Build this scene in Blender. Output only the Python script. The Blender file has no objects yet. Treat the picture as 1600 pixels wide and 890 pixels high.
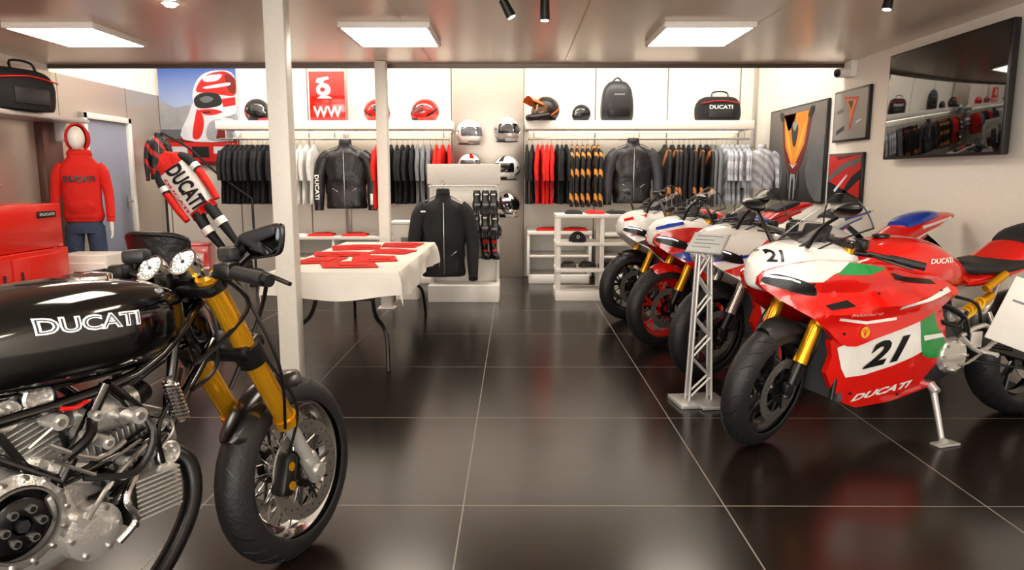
import bpy, bmesh, math, random
from mathutils import Vector, Matrix, noise
from mathutils.bvhtree import BVHTree
random.seed(7)
SC=bpy.context.scene; C=SC.collection
V=Vector; rad=math.radians; pi=math.pi
def lin(h):
    h=h.lstrip('#'); o=[]
    for i in (0,2,4):
        c=int(h[i:i+2],16)/255
        o.append(c/12.92 if c<=.04045 else ((c+.055)/1.055)**2.4)
    return (*o,1)
MC={}
def M(name,col,rough=.5,metal=0,emit=0,bump=0,bs=30,coat=0,alpha=1,var=.06,ecol=None,spec=.5):
    if name in MC: return MC[name]
    m=bpy.data.materials.new(name); m.use_nodes=True; n=m.node_tree.nodes; l=m.node_tree.links
    p=n['Principled BSDF']; c=lin(col)
    tc=n.new('ShaderNodeTexCoord'); nz=n.new('ShaderNodeTexNoise'); nz.inputs['Scale'].default_value=bs; nz.inputs['Detail'].default_value=4
    l.new(tc.outputs['Object'],nz.inputs['Vector'])
    mx=n.new('ShaderNodeMix'); mx.data_type='RGBA'
    mx.inputs[6].default_value=tuple(x*(1-var) for x in c[:3])+(1,); mx.inputs[7].default_value=tuple(min(1,x*(1+var)) for x in c[:3])+(1,)
    l.new(nz.outputs['Fac'],mx.inputs[0]); l.new(mx.outputs[2],p.inputs['Base Color'])
    p.inputs['Roughness'].default_value=rough; p.inputs['Metallic'].default_value=metal
    p.inputs['Coat Weight'].default_value=coat; p.inputs['Coat Roughness'].default_value=.05
    p.inputs['Specular IOR Level'].default_value=spec
    p.inputs['Alpha'].default_value=alpha
    if emit:
        p.inputs['Emission Color'].default_value=lin(ecol or col); p.inputs['Emission Strength'].default_value=emit
    if bump:
        b=n.new('ShaderNodeBump'); b.inputs['Strength'].default_value=bump; b.inputs['Distance'].default_value=.02
        l.new(nz.outputs['Fac'],b.inputs['Height']); l.new(b.outputs['Normal'],p.inputs['Normal'])
    MC[name]=m; return m

def interp(x,t):
    t=sorted(t)
    if x<=t[0][0]: return t[0][1]
    for (a,b),(c,d) in zip(t,t[1:]):
        if x<=c:
            k=(x-a)/(c-a); return b+(d-b)*k
    return t[-1][1]
def cr(pts,n=4,closed=False):
    P=[V(p) for p in pts]; N=len(P); out=[]
    rng=range(N if closed else N-1)
    for i in rng:
        if closed: a,b,c,d=P[i-1],P[i],P[(i+1)%N],P[(i+2)%N]
        else: a,b,c,d=P[max(i-1,0)],P[i],P[i+1],P[min(i+2,N-1)]
        for k in range(n):
            t=k/n
            out.append(.5*((2*b)+(c-a)*t+(2*a-5*b+4*c-d)*t*t+(3*b-a-3*c+d)*t**3))
    if not closed: out.append(P[-1].copy())
    return out
TXC={}
def textmesh(s,shear=0,bold=0,sx=1):
    k=(s,shear,bold)
    if k not in TXC:
        cu=bpy.data.curves.new('t','FONT'); cu.body=s; cu.size=1; cu.shear=shear; cu.offset=bold; cu.resolution_u=3
        cu.fill_mode='FRONT'
        o=bpy.data.objects.new('t',cu); C.objects.link(o); bpy.context.view_layer.update()
        me=bpy.data.meshes.new_from_object(o.evaluated_get(bpy.context.evaluated_depsgraph_get()))
        bpy.data.objects.remove(o); bpy.data.curves.remove(cu)
        vs=[(v.co.x,v.co.y) for v in me.vertices]; fs=[tuple(p.vertices) for p in me.polygons]
        bpy.data.meshes.remove(me)
        x0=min(v[0] for v in vs);x1=max(v[0] for v in vs);y0=min(v[1] for v in vs);y1=max(v[1] for v in vs)
        vs=[((a-x0)/(x1-x0)-.5,(b-y0)/(y1-y0)-.5) for a,b in vs]
        TXC[k]=(vs,fs)
    return TXC[k]

class B:
    def __init__(s,mat=None,T=None):
        s.bm=bmesh.new(); s.mats=[]; s.i=0; s.T=T or Matrix()
        if mat: s.m(mat)
    def m(s,mat):
        if mat not in s.mats: s.mats.append(mat)
        s.i=s.mats.index(mat); return s
    def add(s,vs,fs):
        bv=[s.bm.verts.new(s.T@V(v)) for v in vs]
        for f in fs:
            if len(set(f))<3: continue
            try:
                q=s.bm.faces.new([bv[k] for k in f]); q.material_index=s.i; q.smooth=True
            except ValueError: pass
        return s
    def frombm(s,t):
        t.verts.index_update(); s.add([v.co.copy() for v in t.verts],[[v.index for v in f.verts] for f in t.faces]); t.free(); return s
    def box(s,c,d,bev=.004,rz=0,R=None,seg=2):
        t=bmesh.new(); bmesh.ops.create_cube(t,size=1); bmesh.ops.scale(t,vec=V(d),verts=t.verts)
        bev=min(bev,min(d)*.45)
        if bev>0: bmesh.ops.bevel(t,geom=t.edges[:],offset=bev,segments=seg,affect='EDGES',profile=.5)
        mt=Matrix.Translation(V(c))@(R if R else Matrix.Rotation(rz,4,'Z')); bmesh.ops.transform(t,matrix=mt,verts=t.verts)
        return s.frombm(t)
    def tube(s,path,r,n=10,sm=0,flat=(1,1),caps=True):
        P=[V(p) for p in path]
        if sm:
            rr=r if isinstance(r,(list,tuple)) else [r]*len(P)
            r=[]
            for i in range(len(P)-1): r+= [rr[i]+(rr[i+1]-rr[i])*k/sm for k in range(sm)]
            r.append(rr[-1]); P=cr(P,sm)
        if not isinstance(r,(list,tuple)): r=[r]*len(P)
        d=(P[1]-P[0]).normalized(); u=d.orthogonal().normalized()
        if abs(d.z)>.5 and abs(d.y)<.9: u=(V((0,1,0))-d*d.y).normalized()
        vs=[];fs=[]
        for i,p in enumerate(P):
            t=(P[min(i+1,len(P)-1)]-P[max(i-1,0)]).normalized()
            u=(u-t*u.dot(t)).normalized(); w=t.cross(u)
            for k in range(n):
                a=2*pi*k/n; vs.append(p+(u*math.cos(a)*flat[0]+w*math.sin(a)*flat[1])*r[i])
        for i in range(len(P)-1):
            for k in range(n): fs.append((i*n+k,i*n+(k+1)%n,(i+1)*n+(k+1)%n,(i+1)*n+k))
        if caps: fs.append(tuple(range(n))[::-1]); fs.append(tuple((len(P)-1)*n+k for k in range(n)))
        return s.add(vs,fs)
    def cyl(s,a,b,r,r2=None,n=16): return s.tube([a,b],[r,r if r2 is None else r2],n)
    def lathe(s,prof,c=(0,0,0),ax=(0,1,0),n=32,closed=False,a0=0,a1=360):
        ax=V(ax).normalized(); u=ax.orthogonal().normalized(); w=ax.cross(u); c=V(c); vs=[];fs=[]
        full=abs(a1-a0)>=360; N=n if full else n+1; m=len(prof)
        for k in range(N):
            a=rad(a0+(a1-a0)*k/n); d=u*math.cos(a)+w*math.sin(a)
            for (h,r) in prof: vs.append(c+ax*h+d*r)
        for k in range(n):
            k2=(k+1)%N
            for j in range(m if closed else m-1):
                j2=(j+1)%m; fs.append((k*m+j,k*m+j2,k2*m+j2,k2*m+j))
        return s.add(vs,fs)
    def ell(s,c,r,n=20,k=12,z0=-1,z1=1):
        vs=[];fs=[]
        for i in range(k+1):
            e=math.asin(z0)+(math.asin(z1)-math.asin(z0))*i/k
            for j in range(n):
                a=2*pi*j/n; vs.append((c[0]+r[0]*math.cos(e)*math.cos(a),c[1]+r[1]*math.cos(e)*math.sin(a),c[2]+r[2]*math.sin(e)))
        for i in range(k):
            for j in range(n): fs.append((i*n+j,i*n+(j+1)%n,(i+1)*n+(j+1)%n,(i+1)*n+j))
        return s.add(vs,fs)
    def loft(s,rings,caps=True):
        n=len(rings[0]); vs=[p for r in rings for p in r]; fs=[]
        for i in range(len(rings)-1):
            for k in range(n): fs.append((i*n+k,i*n+(k+1)%n,(i+1)*n+(k+1)%n,(i+1)*n+k))
        if caps: fs.append(tuple(range(n))[::-1]); fs.append(tuple((len(rings)-1)*n+k for k in range(n)))
        return s.add(vs,fs)
    def body(s,secs,n=28,e=2.4,sub=3,y0=0):
        S=cr([(a,b,c) for a,b,c,d in secs],sub); D=cr([(a,d,0) for a,b,c,d in secs],sub)
        R=[]
        for q,d in zip(S,D):
            x,w,zb=q; zt=d[1]; r=[]
            for k in range(n):
                a=2*pi*k/n; ca,sa=math.cos(a),math.sin(a)
                r.append((x,y0+w*math.copysign(abs(ca)**(2/e),ca),(zb+zt)/2+(zt-zb)/2*math.copysign(abs(sa)**(2/e),sa)))
            R.append(r)
        return s.loft(R)
    def rings(s,secs,n=24,e=2.3,c=(0,0,0),sub=3,wr=0):
        S=[tuple(q)+(0,)*(5-len(q)) for q in secs]
        A=cr([q[:3] for q in S],sub); O=cr([(q[3],q[4],0) for q in S],sub); R=[]
        for q,o in zip(A,O):
            r=[]
            for k in range(n):
                a=2*pi*k/n; ca,sa=math.cos(a),math.sin(a); f=1
                if wr: f=1+wr*noise.noise(V((ca*2.2,sa*2.2,q[0]*7+c[0]*3)))
                r.append((c[0]+o[0]+f*q[1]*math.copysign(abs(ca)**(2/e),ca),c[1]+o[1]+f*q[2]*math.copysign(abs(sa)**(2/e),sa),c[2]+q[0]))
            R.append(r)
        return s.loft(R)
    def _grid(s,t,step):
        for ax in (0,1):
            lo=min(v.co[ax] for v in t.verts); hi=max(v.co[ax] for v in t.verts); x=lo+step
            while x<hi-1e-4:
                co=[0,0,0];no=[0,0,0];co[ax]=x;no[ax]=1
                bmesh.ops.bisect_plane(t,geom=t.verts[:]+t.edges[:]+t.faces[:],plane_co=co,plane_no=no); x+=step
    def poly(s,pts,f,step=.03,skirt=0):
        t=bmesh.new(); fc=t.faces.new([t.verts.new((p[0],p[1],0)) for p in pts]); bmesh.ops.triangulate(t,faces=[fc])
        s._grid(t,step)
        lo=set()
        if skirt:
            be=[e for e in t.edges if e.is_boundary]
            g=bmesh.ops.extrude_edge_only(t,edges=be)
            lo={x for x in g['geom'] if isinstance(x,bmesh.types.BMVert)}
        for v in t.verts: v.co=V(f(v.co.x,v.co.y,-skirt)) if v in lo else V(f(v.co.x,v.co.y))
        return s.frombm(t)
    def text(s,txt,cu,cv,w,h,f,shear=0,bold=0,step=None,flip=1):
        vs,fs=textmesh(txt,shear,bold)
        t=bmesh.new(); bv=[t.verts.new((cu+a*w*flip,cv+b*h,0)) for a,b in vs]
        for q in fs:
            try: t.faces.new([bv[k] for k in q])
            except ValueError: pass
        if step: s._grid(t,step)
        for v in t.verts: v.co=V(f(v.co.x,v.co.y))
        return s.frombm(t)
    def surf(s,f,nu,nv):
        vs=[f(i/nu,j/nv) for i in range(nu+1) for j in range(nv+1)]
        fs=[(i*(nv+1)+j,(i+1)*(nv+1)+j,(i+1)*(nv+1)+j+1,i*(nv+1)+j+1) for i in range(nu) for j in range(nv)]
        return s.add(vs,fs)
    def sideproj(s):
        s.bm.normal_update()
        tree=BVHTree.FromBMesh(s.bm)
        def f(u,v,sd,k):
            h,n,_,_=tree.ray_cast(V((u,sd*1.0,v)),V((0,-sd,0)))
            if h is None: return V((u,0,v))
            if n.length<.5: n=V((0,sd,0))
            if n.y*sd<0: n=-n
            return h+n*k
        return f
    def out(s,name,par=None,loc=(0,0,0),rz=0,label=None,cat=None,group=None,kind=None,ang=38,rot=None):
        bmesh.ops.recalc_face_normals(s.bm,faces=s.bm.faces[:])
        me=bpy.data.meshes.new(name); s.bm.to_mesh(me); s.bm.free()
        for m in s.mats: me.materials.append(m)
        me.set_sharp_from_angle(angle=rad(ang))
        o=bpy.data.objects.new(name,me); C.objects.link(o); o.location=loc; o.rotation_euler=rot or (0,0,rz)
        if par: o.parent=par
        if label: o['label']=label
        if cat: o['category']=cat
        if group: o['group']=group
        if kind: o['kind']=kind
        return o
def root(name,label,cat,loc=(0,0,0),rz=0,group=None,rot=None,sc=1):
    o=bpy.data.objects.new(name,None); C.objects.link(o); o.location=loc; o.rotation_euler=rot or (0,0,rz)
    o.empty_display_size=.1; o['label']=label; o['category']=cat; o.scale=(sc,)*3
    if group: o['group']=group
    return o
def clone(src,loc,rz=None,label=None,mats=None):
    o=src.copy(); C.objects.link(o); o.location=loc
    if rz is not None: o.rotation_euler=(0,0,rz)
    if label: o['label']=label
    for ch in src.children:
        c=ch.copy(); C.objects.link(c); c.parent=o
        for g in ch.children:
            q=g.copy(); C.objects.link(q); q.parent=c
    return o

# ---------------- materials
white=M('white_paint','#f0ece5',.45); wallw=M('wall_white','#f8f3ea',.6,bump=.05,bs=60)
black=M('black_plastic','#0b0b0c',.35); gblk=M('gloss_black','#050506',.1,coat=.8,spec=.6); rub=M('tyre_rubber','#1a1a1d',.5,bump=.15,bs=90); sblk=M('satin_black','#0a0a0c',.22)
dgrey=M('dark_grey','#232427',.4); grey=M('mid_grey','#7d7e80',.4); lgrey=M('light_grey_metal','#c4c4c2',.35,metal=.5)
chrome=M('chrome','#ececec',.08,metal=1); alu=M('cast_aluminium','#d4d2ce',.26,metal=.7,bump=.12,bs=120); steel=M('brushed_steel','#b4b1ad',.22,metal=.85)
gold=M('gold_anodised','#eaa81f',.2,metal=.65); yel=M('yellow_spring','#e8b81c',.3)
red=M('gloss_red','#dc140b',.16,coat=.8); wht=M('gloss_white','#f4f2ee',.2,coat=.6); green=M('gloss_green','#0c9140',.25,coat=.5); blue=M('gloss_blue','#1b3fae',.25,coat=.5)
redcab=M('red_cabinet_paint','#e6200f',.25,coat=.3); orange=M('orange','#ee6a14',.4)
leath=M('black_leather','#19181b',.36,bump=.5,bs=14); clothb=M('black_cloth','#121316',.8,bump=.5,bs=16); clothg=M('grey_cloth','#7a7c80',.85,bump=.5,bs=16)
clothw=M('white_cloth','#dcdad6',.85,bump=.5,bs=16); clothr=M('red_cloth','#d8190b',.8,bump=.5,bs=16); linen=M('white_tablecloth','#f2efe8',.75,bump=.15,bs=10)
denim=M('blue_denim','#3a4a66',.85,bump=.5,bs=40,var=.3); mann=M('mannequin_white','#f6f3ef',.35); seatm=M('seat_vinyl','#18181a',.55,bump=.25,bs=80)
glass=M('clear_screen','#3c4248',.03,alpha=.2,spec=.7); mirr=M('mirror_glass','#c9ccd0',.02,metal=1); dial=M('dial_face','#eef0ee',.4,emit=.25)
led=M('led_panel','#fff2de',.5,emit=15); spot=M('lamp_glow','#fff0d8',.5,emit=40); tvm=M('tv_glass','#040405',.04,spec=1); mesh_g=M('radiator_mesh','#6b6d70',.5,metal=.6,bump=.8,bs=260)
def stripes(name,a,b,scale=9,thr=.62,rough=.6,dist=1.5,direction='DIAGONAL'):
    m=M(name,a,rough,bump=.4,bs=16); n=m.node_tree.nodes; l=m.node_tree.links; p=n['Principled BSDF']
    tc=n.new('ShaderNodeTexCoord'); w=n.new('ShaderNodeTexWave'); w.bands_direction=direction; w.inputs['Scale'].default_value=scale; w.inputs['Distortion'].default_value=dist; w.inputs['Detail'].default_value=0
    r=n.new('ShaderNodeValToRGB'); r.color_ramp.interpolation='CONSTANT'; r.color_ramp.elements[0].color=lin(a); r.color_ramp.elements[1].position=thr; r.color_ramp.elements[1].color=lin(b)
    l.new(tc.outputs['Object'],w.inputs['Vector']); l.new(w.outputs['Fac'],r.inputs[0]); l.new(r.outputs[0],p.inputs['Base Color']); return m
clotho=stripes('black_orange_cloth','#131316','#d08a3c',2.4,.84,dist=1.0); clotho2=stripes('black_orange_jacket_cloth','#141416','#c0783f',1.1,.95,dist=.6)
clothgs=stripes('grey_white_cloth','#a2a6b0','#c9ccd2',4,.5)

# ---------------- room shell (metres)
XL,XR,YB,YE,ZC,YF=-4.42,3.09,9.0,6.92,2.30,-3.2
def gridmat(name,base,line,ox,oy,step,w,rough,metal,axes='xy',var=.25,rvar=.12,bump=0,spec=.5,ns=1.3):
    m=bpy.data.materials.new(name); m.use_nodes=True; n=m.node_tree.nodes; l=m.node_tree.links; p=n['Principled BSDF']
    tc=n.new('ShaderNodeTexCoord'); sp=n.new('ShaderNodeSeparateXYZ'); l.new(tc.outputs['Object'],sp.inputs[0])
    def mt(op,a,b=None,c=None):
        k=n.new('ShaderNodeMath'); k.operation=op
        for i,v in enumerate((a,b,c)):
            if v is None: continue
            if isinstance(v,(int,float)): k.inputs[i].default_value=v
            else: l.new(v,k.inputs[i])
        return k.outputs[0]
    res=[];sx=step if isinstance(step,tuple) else (step,step)
    for ax,o,st in zip(axes,(ox,oy),sx):
        if st<=0: continue
        c=sp.outputs['XYZ'.index(ax.upper())]
        t=mt('SUBTRACT',c,o-st/2); t=mt('FLOORED_MODULO',t,st); t=mt('SUBTRACT',t,st/2); t=mt('ABSOLUTE',t); res.append(mt('LESS_THAN',t,w/2))
    f=res[0] if len(res)==1 else mt('MAXIMUM',res[0],res[1])
    nz=n.new('ShaderNodeTexNoise'); nz.inputs['Scale'].default_value=ns; nz.inputs['Detail'].default_value=3; l.new(tc.outputs['Object'],nz.inputs['Vector'])
    b=lin(base); mx=n.new('ShaderNodeMix'); mx.data_type='RGBA'; mx.inputs[6].default_value=tuple(x*(1-var) for x in b[:3])+(1,); mx.inputs[7].default_value=tuple(x*(1+var) for x in b[:3])+(1,); l.new(nz.outputs['Fac'],mx.inputs[0])
    m2=n.new('ShaderNodeMix'); m2.data_type='RGBA'; l.new(f,m2.inputs[0]); l.new(mx.outputs[2],m2.inputs[6]); m2.inputs[7].default_value=lin(line); l.new(m2.outputs[2],p.inputs['Base Color'])
    r=mt('MULTIPLY_ADD',nz.outputs['Fac'],rvar*2,rough-rvar); r=mt('MULTIPLY_ADD',f,.4,r); l.new(r,p.inputs['Roughness'])
    p.inputs['Specular IOR Level'].default_value=spec
    if metal:
        l.new(mt('MULTIPLY_ADD',f,-metal,metal),p.inputs['Metallic'])
    return m
floorm=gridmat('dark_floor_tiles','#1c1512','#8b8278',-.2,2.59,1.01,.0055,.22,0,var=.1,rvar=.02,spec=.45)
ceilm=gridmat('metallic_ceiling_panels','#d9cab8','#8c7b6d',.45,.3,(1.22,2.44),.006,.24,.3,rvar=.01,var=.02,ns=.4)
backm=gridmat('white_wall_panels','#ece6db','#80776c',.1,.3,(.888,0),.016,.4,0,axes='xz',var=.02,rvar=.03)
cladm=gridmat('steel_wall_cladding','#c2b8ad','#5b524c',7.0,.2,(1.22,0),.01,.3,.5,axes='yz',var=.05,rvar=.03)
def slab(name,c,d,mat,kind='structure',**k):
    return B(mat).box(c,d,0).out(name,kind=kind,**k)
slab('floor',((XL+XR)/2,(YF+YB)/2,-.05),(XR-XL+.4,YB-YF+.4,.1),floorm)
slab('ceiling',((XL+XR)/2,(YF+YE)/2,ZC+.06),(XR-XL,YE-YF,.12),ceilm)
slab('ceiling_upper',((XL+XR)/2,(YE+YB)/2,4.05),(XR-XL+.2,YB-YE+.4,.1),white)
slab('wall_back',((XL+XR)/2,YB+.05,2),(XR-XL+.2,.1,4),backm)
slab('wall_right',(XR+.05,(YF+YB)/2,2),(.1,YB-YF,4),wallw)
slab('wall_front',((XL+XR)/2,YF-.05,2),(XR-XL+.2,.1,4),wallw)
slab('wall_mezzanine',((XL+XR)/2,YE-.05,3.2),(XR-XL,.1,1.66),wallw)
slab('wall_left',(XL-.05,(YF+YB)/2,2),(.1,YB-YF,4),wallw)
cb=B(cladm)
for (y0,y1,z0,z1) in ((YF,7.3,0,2.235),(7.3,8.2,1.895,2.235),(8.2,YB,0,2.235)):
    cb.box((XL+.012,(y0+y1)/2,(z0+z1)/2),(.024,y1-y0,z1-z0),0)
cb.out('trim_1',kind='structure')
B(M('fascia','#5a5048',.4,metal=.5)).box(((XL+XR)/2,YE+.012,ZC+.03),(XR-XL,.024,.13),.002).out('trim_2',kind='structure')
B(white).box((XL+.05,7.33,.95),(.06,.06,1.9)).box((XL+.05,8.17,.95),(.06,.06,1.9)).box((XL+.05,7.75,1.87),(.06,.9,.06)).out('trim_3',kind='structure')
d=B(M('door_grey_blue','#8d94a6',.5)).box((XL+.03,7.75,.93),(.03,.78,1.82)).out('door_1',kind='structure')
B(steel).cyl((XL+.05,8.06,.98),(XL+.1,8.06,.98),.012).tube([(XL+.1,8.06,.98),(XL+.1,7.95,.98)],.009).box((XL+.05,8.06,.97),(.008,.04,.14)).out('handle',par=d)
sk=B(white).box((XR-.008,(YF+YB)/2,.05),(.016,YB-YF,.1)).out('baseboard_right',kind='structure')
colm=M('column_paint','#e6e2da',.4)
for nm,x,y,w,l in (('column',-1.36,4.22,.12,'white painted square steel column beside the draped table'),('column',-1.235,6.75,.105,'slim white painted square steel column behind the draped table')):
    r=root(nm,l,'column',(x,y,0))
    B(colm).box((0,0,ZC/2),(w,w,ZC),.012).out('shaft',par=r)
    B(colm).box((0,0,.006),(w+.06,w+.04,.012),.003).out('base_plate',par=r)

# ---------------- lights
for y in (5.42,2.4,-.6):  # far row is in view; nearer rows are added for light and reflections
    for i,x in enumerate((-3.2,-.9,1.33)):
        r=root('ceiling_light','rectangular white led panel light mounted under ceiling','ceiling light',(x,y,ZC),group='ceiling led panels')
        B(white).box((0,-.36,-.02),(.63,.025,.04)).box((0,.36,-.02),(.63,.025,.04)).box((-.305,0,-.02),(.025,.72,.04)).box((.305,0,-.02),(.025,.72,.04)).box((0,0,-.01),(.6,.7,.012)).out('housing',par=r)
        B(led).box((0,0,-.036),(.585,.695,.01),.002).out('diffuser',par=r)
def area(name,loc,rot,sx,sy,e,col=(1,.93,.84)):
    L=bpy.data.lights.new(name,'AREA'); L.shape='RECTANGLE'; L.size=sx; L.size_y=sy; L.energy=e; L.color=col
    o=bpy.data.objects.new(name,L); C.objects.link(o); o.location=loc; o.rotation_euler=rot; return o
area('light_alcove',(-.7,7.45,3.8),(rad(12),0,0),6.8,.6,175,(1,.94,.86))
area('light_fill_up',(-.6,-2.9,1.1),(rad(112),0,0),6.5,1.6,240,(1,.95,.89))  # added fill lamp behind the camera, brightens the ceiling; no window there

def spotlamp(x,y,tilt,ln=.14,lab='black cylindrical track spotlight hanging from ceiling'):
    r=root('spotlight',lab,'spotlight',(x,y,ZC),group='ceiling spotlights')
    B(black).cyl((0,0,-.0),(0,0,-.012),.035).cyl((0,0,-.01),(0,0,-.05),.008).out('mount',par=r)
    R=Matrix.Translation((0,0,-.05))@Matrix.Rotation(rad(tilt),4,'Y')
    b=B(black,R).cyl((0,0,.03),(0,0,-ln),.026,.03,20).out('lamp_body',par=r)
    B(spot,R).cyl((0,0,-ln-.001),(0,0,-ln-.003),.022).out('lens',par=r)
spotlamp(.17,4.3,0,.1); spotlamp(-.06,4.35,-28,.08); spotlamp(2.17,4.35,8,.03)
r=root('downlight','small round recessed downlight glowing in ceiling','downlight',(-2.10,4.52,ZC))
B(white).lathe([(0,.03),(-.006,.05),(0,.055)],ax=(0,0,1)).out('trim_ring',par=r); B(spot).cyl((0,0,-.002),(0,0,-.02),.03).out('lens',par=r)

# ---------------- wheels
def wheel(par,name,c,R,W,rimm,T=None,spoked=False,disc=.15,disc2=True):
    T=T or Matrix(); cx,_,cz=c; hw=W/2; h=.075
    rr=R-h
    rb=B(rimm,T)
    prof=[(-hw*.62,rr-.012),(-hw*.66,rr+.006),(-hw*.5,rr+.004),(-hw*.35,rr-.02),(0,rr-.028),(hw*.35,rr-.02),(hw*.5,rr+.004),(hw*.66,rr+.006),(hw*.62,rr-.012),(hw*.3,rr-.04),(-hw*.3,rr-.04)]
    rb.lathe(prof,c,n=56,closed=True)
    if spoked:
        rb.m(chrome)
        for k in range(40):
            a=2*pi*k/40; b=a+(.35 if k%4<2 else -.35); s=(-1 if k%2 else 1)
            rb.tube([(cx+math.cos(b)*.04,s*.035,cz+math.sin(b)*.04),(cx+math.cos(a)*(rr-.03),s*.008,cz+math.sin(a)*(rr-.03))],.0026,5)
        rb.m(steel).lathe([(-.055,0),(-.055,.03),(-.045,.045),(-.03,.03),(.03,.03),(.045,.045),(.055,.03),(.055,0)],c,n=24)
    else:
        for k in range(5):
            a=2*pi*k/5+.3
            for da in (-.17,.17):
                p=[(cx+math.cos(a+da*.3)*.045,0,cz+math.sin(a+da*.3)*.045),(cx+math.cos(a+da*.55)*.13,0,cz+math.sin(a+da*.55)*.13),(cx+math.cos(a+da*1.3)*(rr-.025),0,cz+math.sin(a+da*1.3)*(rr-.025))]
                rb.tube(p,[.02,.014,.016],8,flat=(1,.6))
        rb.lathe([(-.06,0),(-.06,.035),(-.03,.055),(.03,.055),(.06,.035),(.06,0)],c,n=24)
    ro=rb.out(name,par=par)
    tp=[]
    for k in range(17):
        a=pi*(-.12+1.24*k/16); tp.append((math.cos(a)*hw, rr+.0+max(0,math.sin(a))*h*1.0 + (min(0,math.sin(a))*.02)))
    tb=B(rub,T).lathe(tp,c,n=64)
    tb.m(black)
    for k in range(26):
        a=2*pi*k/26
        for s in (-1,1):
            P=[]
            for q in (0,.5,1):
                t=pi/2-s*(.25+.75*q); y=math.cos(t)*hw*1.005; rad_=rr+math.sin(t)*h*1.005; aa=a+q*.16+(0 if s>0 else .12)
                P.append((cx+math.cos(aa)*rad_,y,cz+math.sin(aa)*rad_))
            tb.tube(P,.0016,4)
    tb.out('tyre',par=ro)
    if disc:
        for s in ((-1,1) if disc2 else (1,)):
            db=B(steel,T); y=s*.072
            db.lathe([(y-.003,disc-.045),(y+.003,disc-.045),(y+.003,disc),(y-.003,disc)],c,n=48,closed=True)
            db.m(black).lathe([(y-.004,.035),(y+.004,.035),(y+.004,.06),(y-.004,.06)],c,n=24,closed=True)
            for k in range(9):
                a=2*pi*k/9; db.tube([(cx+math.cos(a)*.055,y,cz+math.sin(a)*.055),(cx+math.cos(a+.15)*(disc-.04),y,cz+math.sin(a+.15)*(disc-.04))],.006,6)
            for k in range(30):
                a=2*pi*k/30; q=disc-.012-(k%3)*.01; db.cyl((cx+math.cos(a)*q,y-.0036,cz+math.sin(a)*q),(cx+math.cos(a)*q,y+.0036,cz+math.sin(a)*q),.0032,n=6)
            db.out('brake_disc',par=ro)
    return ro
def steerM(ang,p=(-.05,0,.33),rake=24):
    ax=V((-math.sin(rad(rake)),0,math.cos(rad(rake))))
    return Matrix.Translation(p)@Matrix.Rotation(rad(ang),4,ax)@Matrix.Translation(-V(p))
def fender(b,c,r,a0,a1,w,dr=.035):
    def f(u,v):
        e=math.sin(pi*min(1,max(0,u)))**.35
        a=rad(a0+(a1-a0)*u); s=(v-.5)*2; q=r-dr*s*s*s*s-dr*.3*s*s; return (c[0]+math.cos(a)*q,s*w*(.55+.45*e),c[2]+math.sin(a)*q)
    b.surf(f,24,10)
    def g(u,v): 
        p=V(f(u,v)); d=(p-V((c[0],p.y,c[2]))).normalized(); return p-d*.004
    b.surf(g,24,10)

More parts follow.
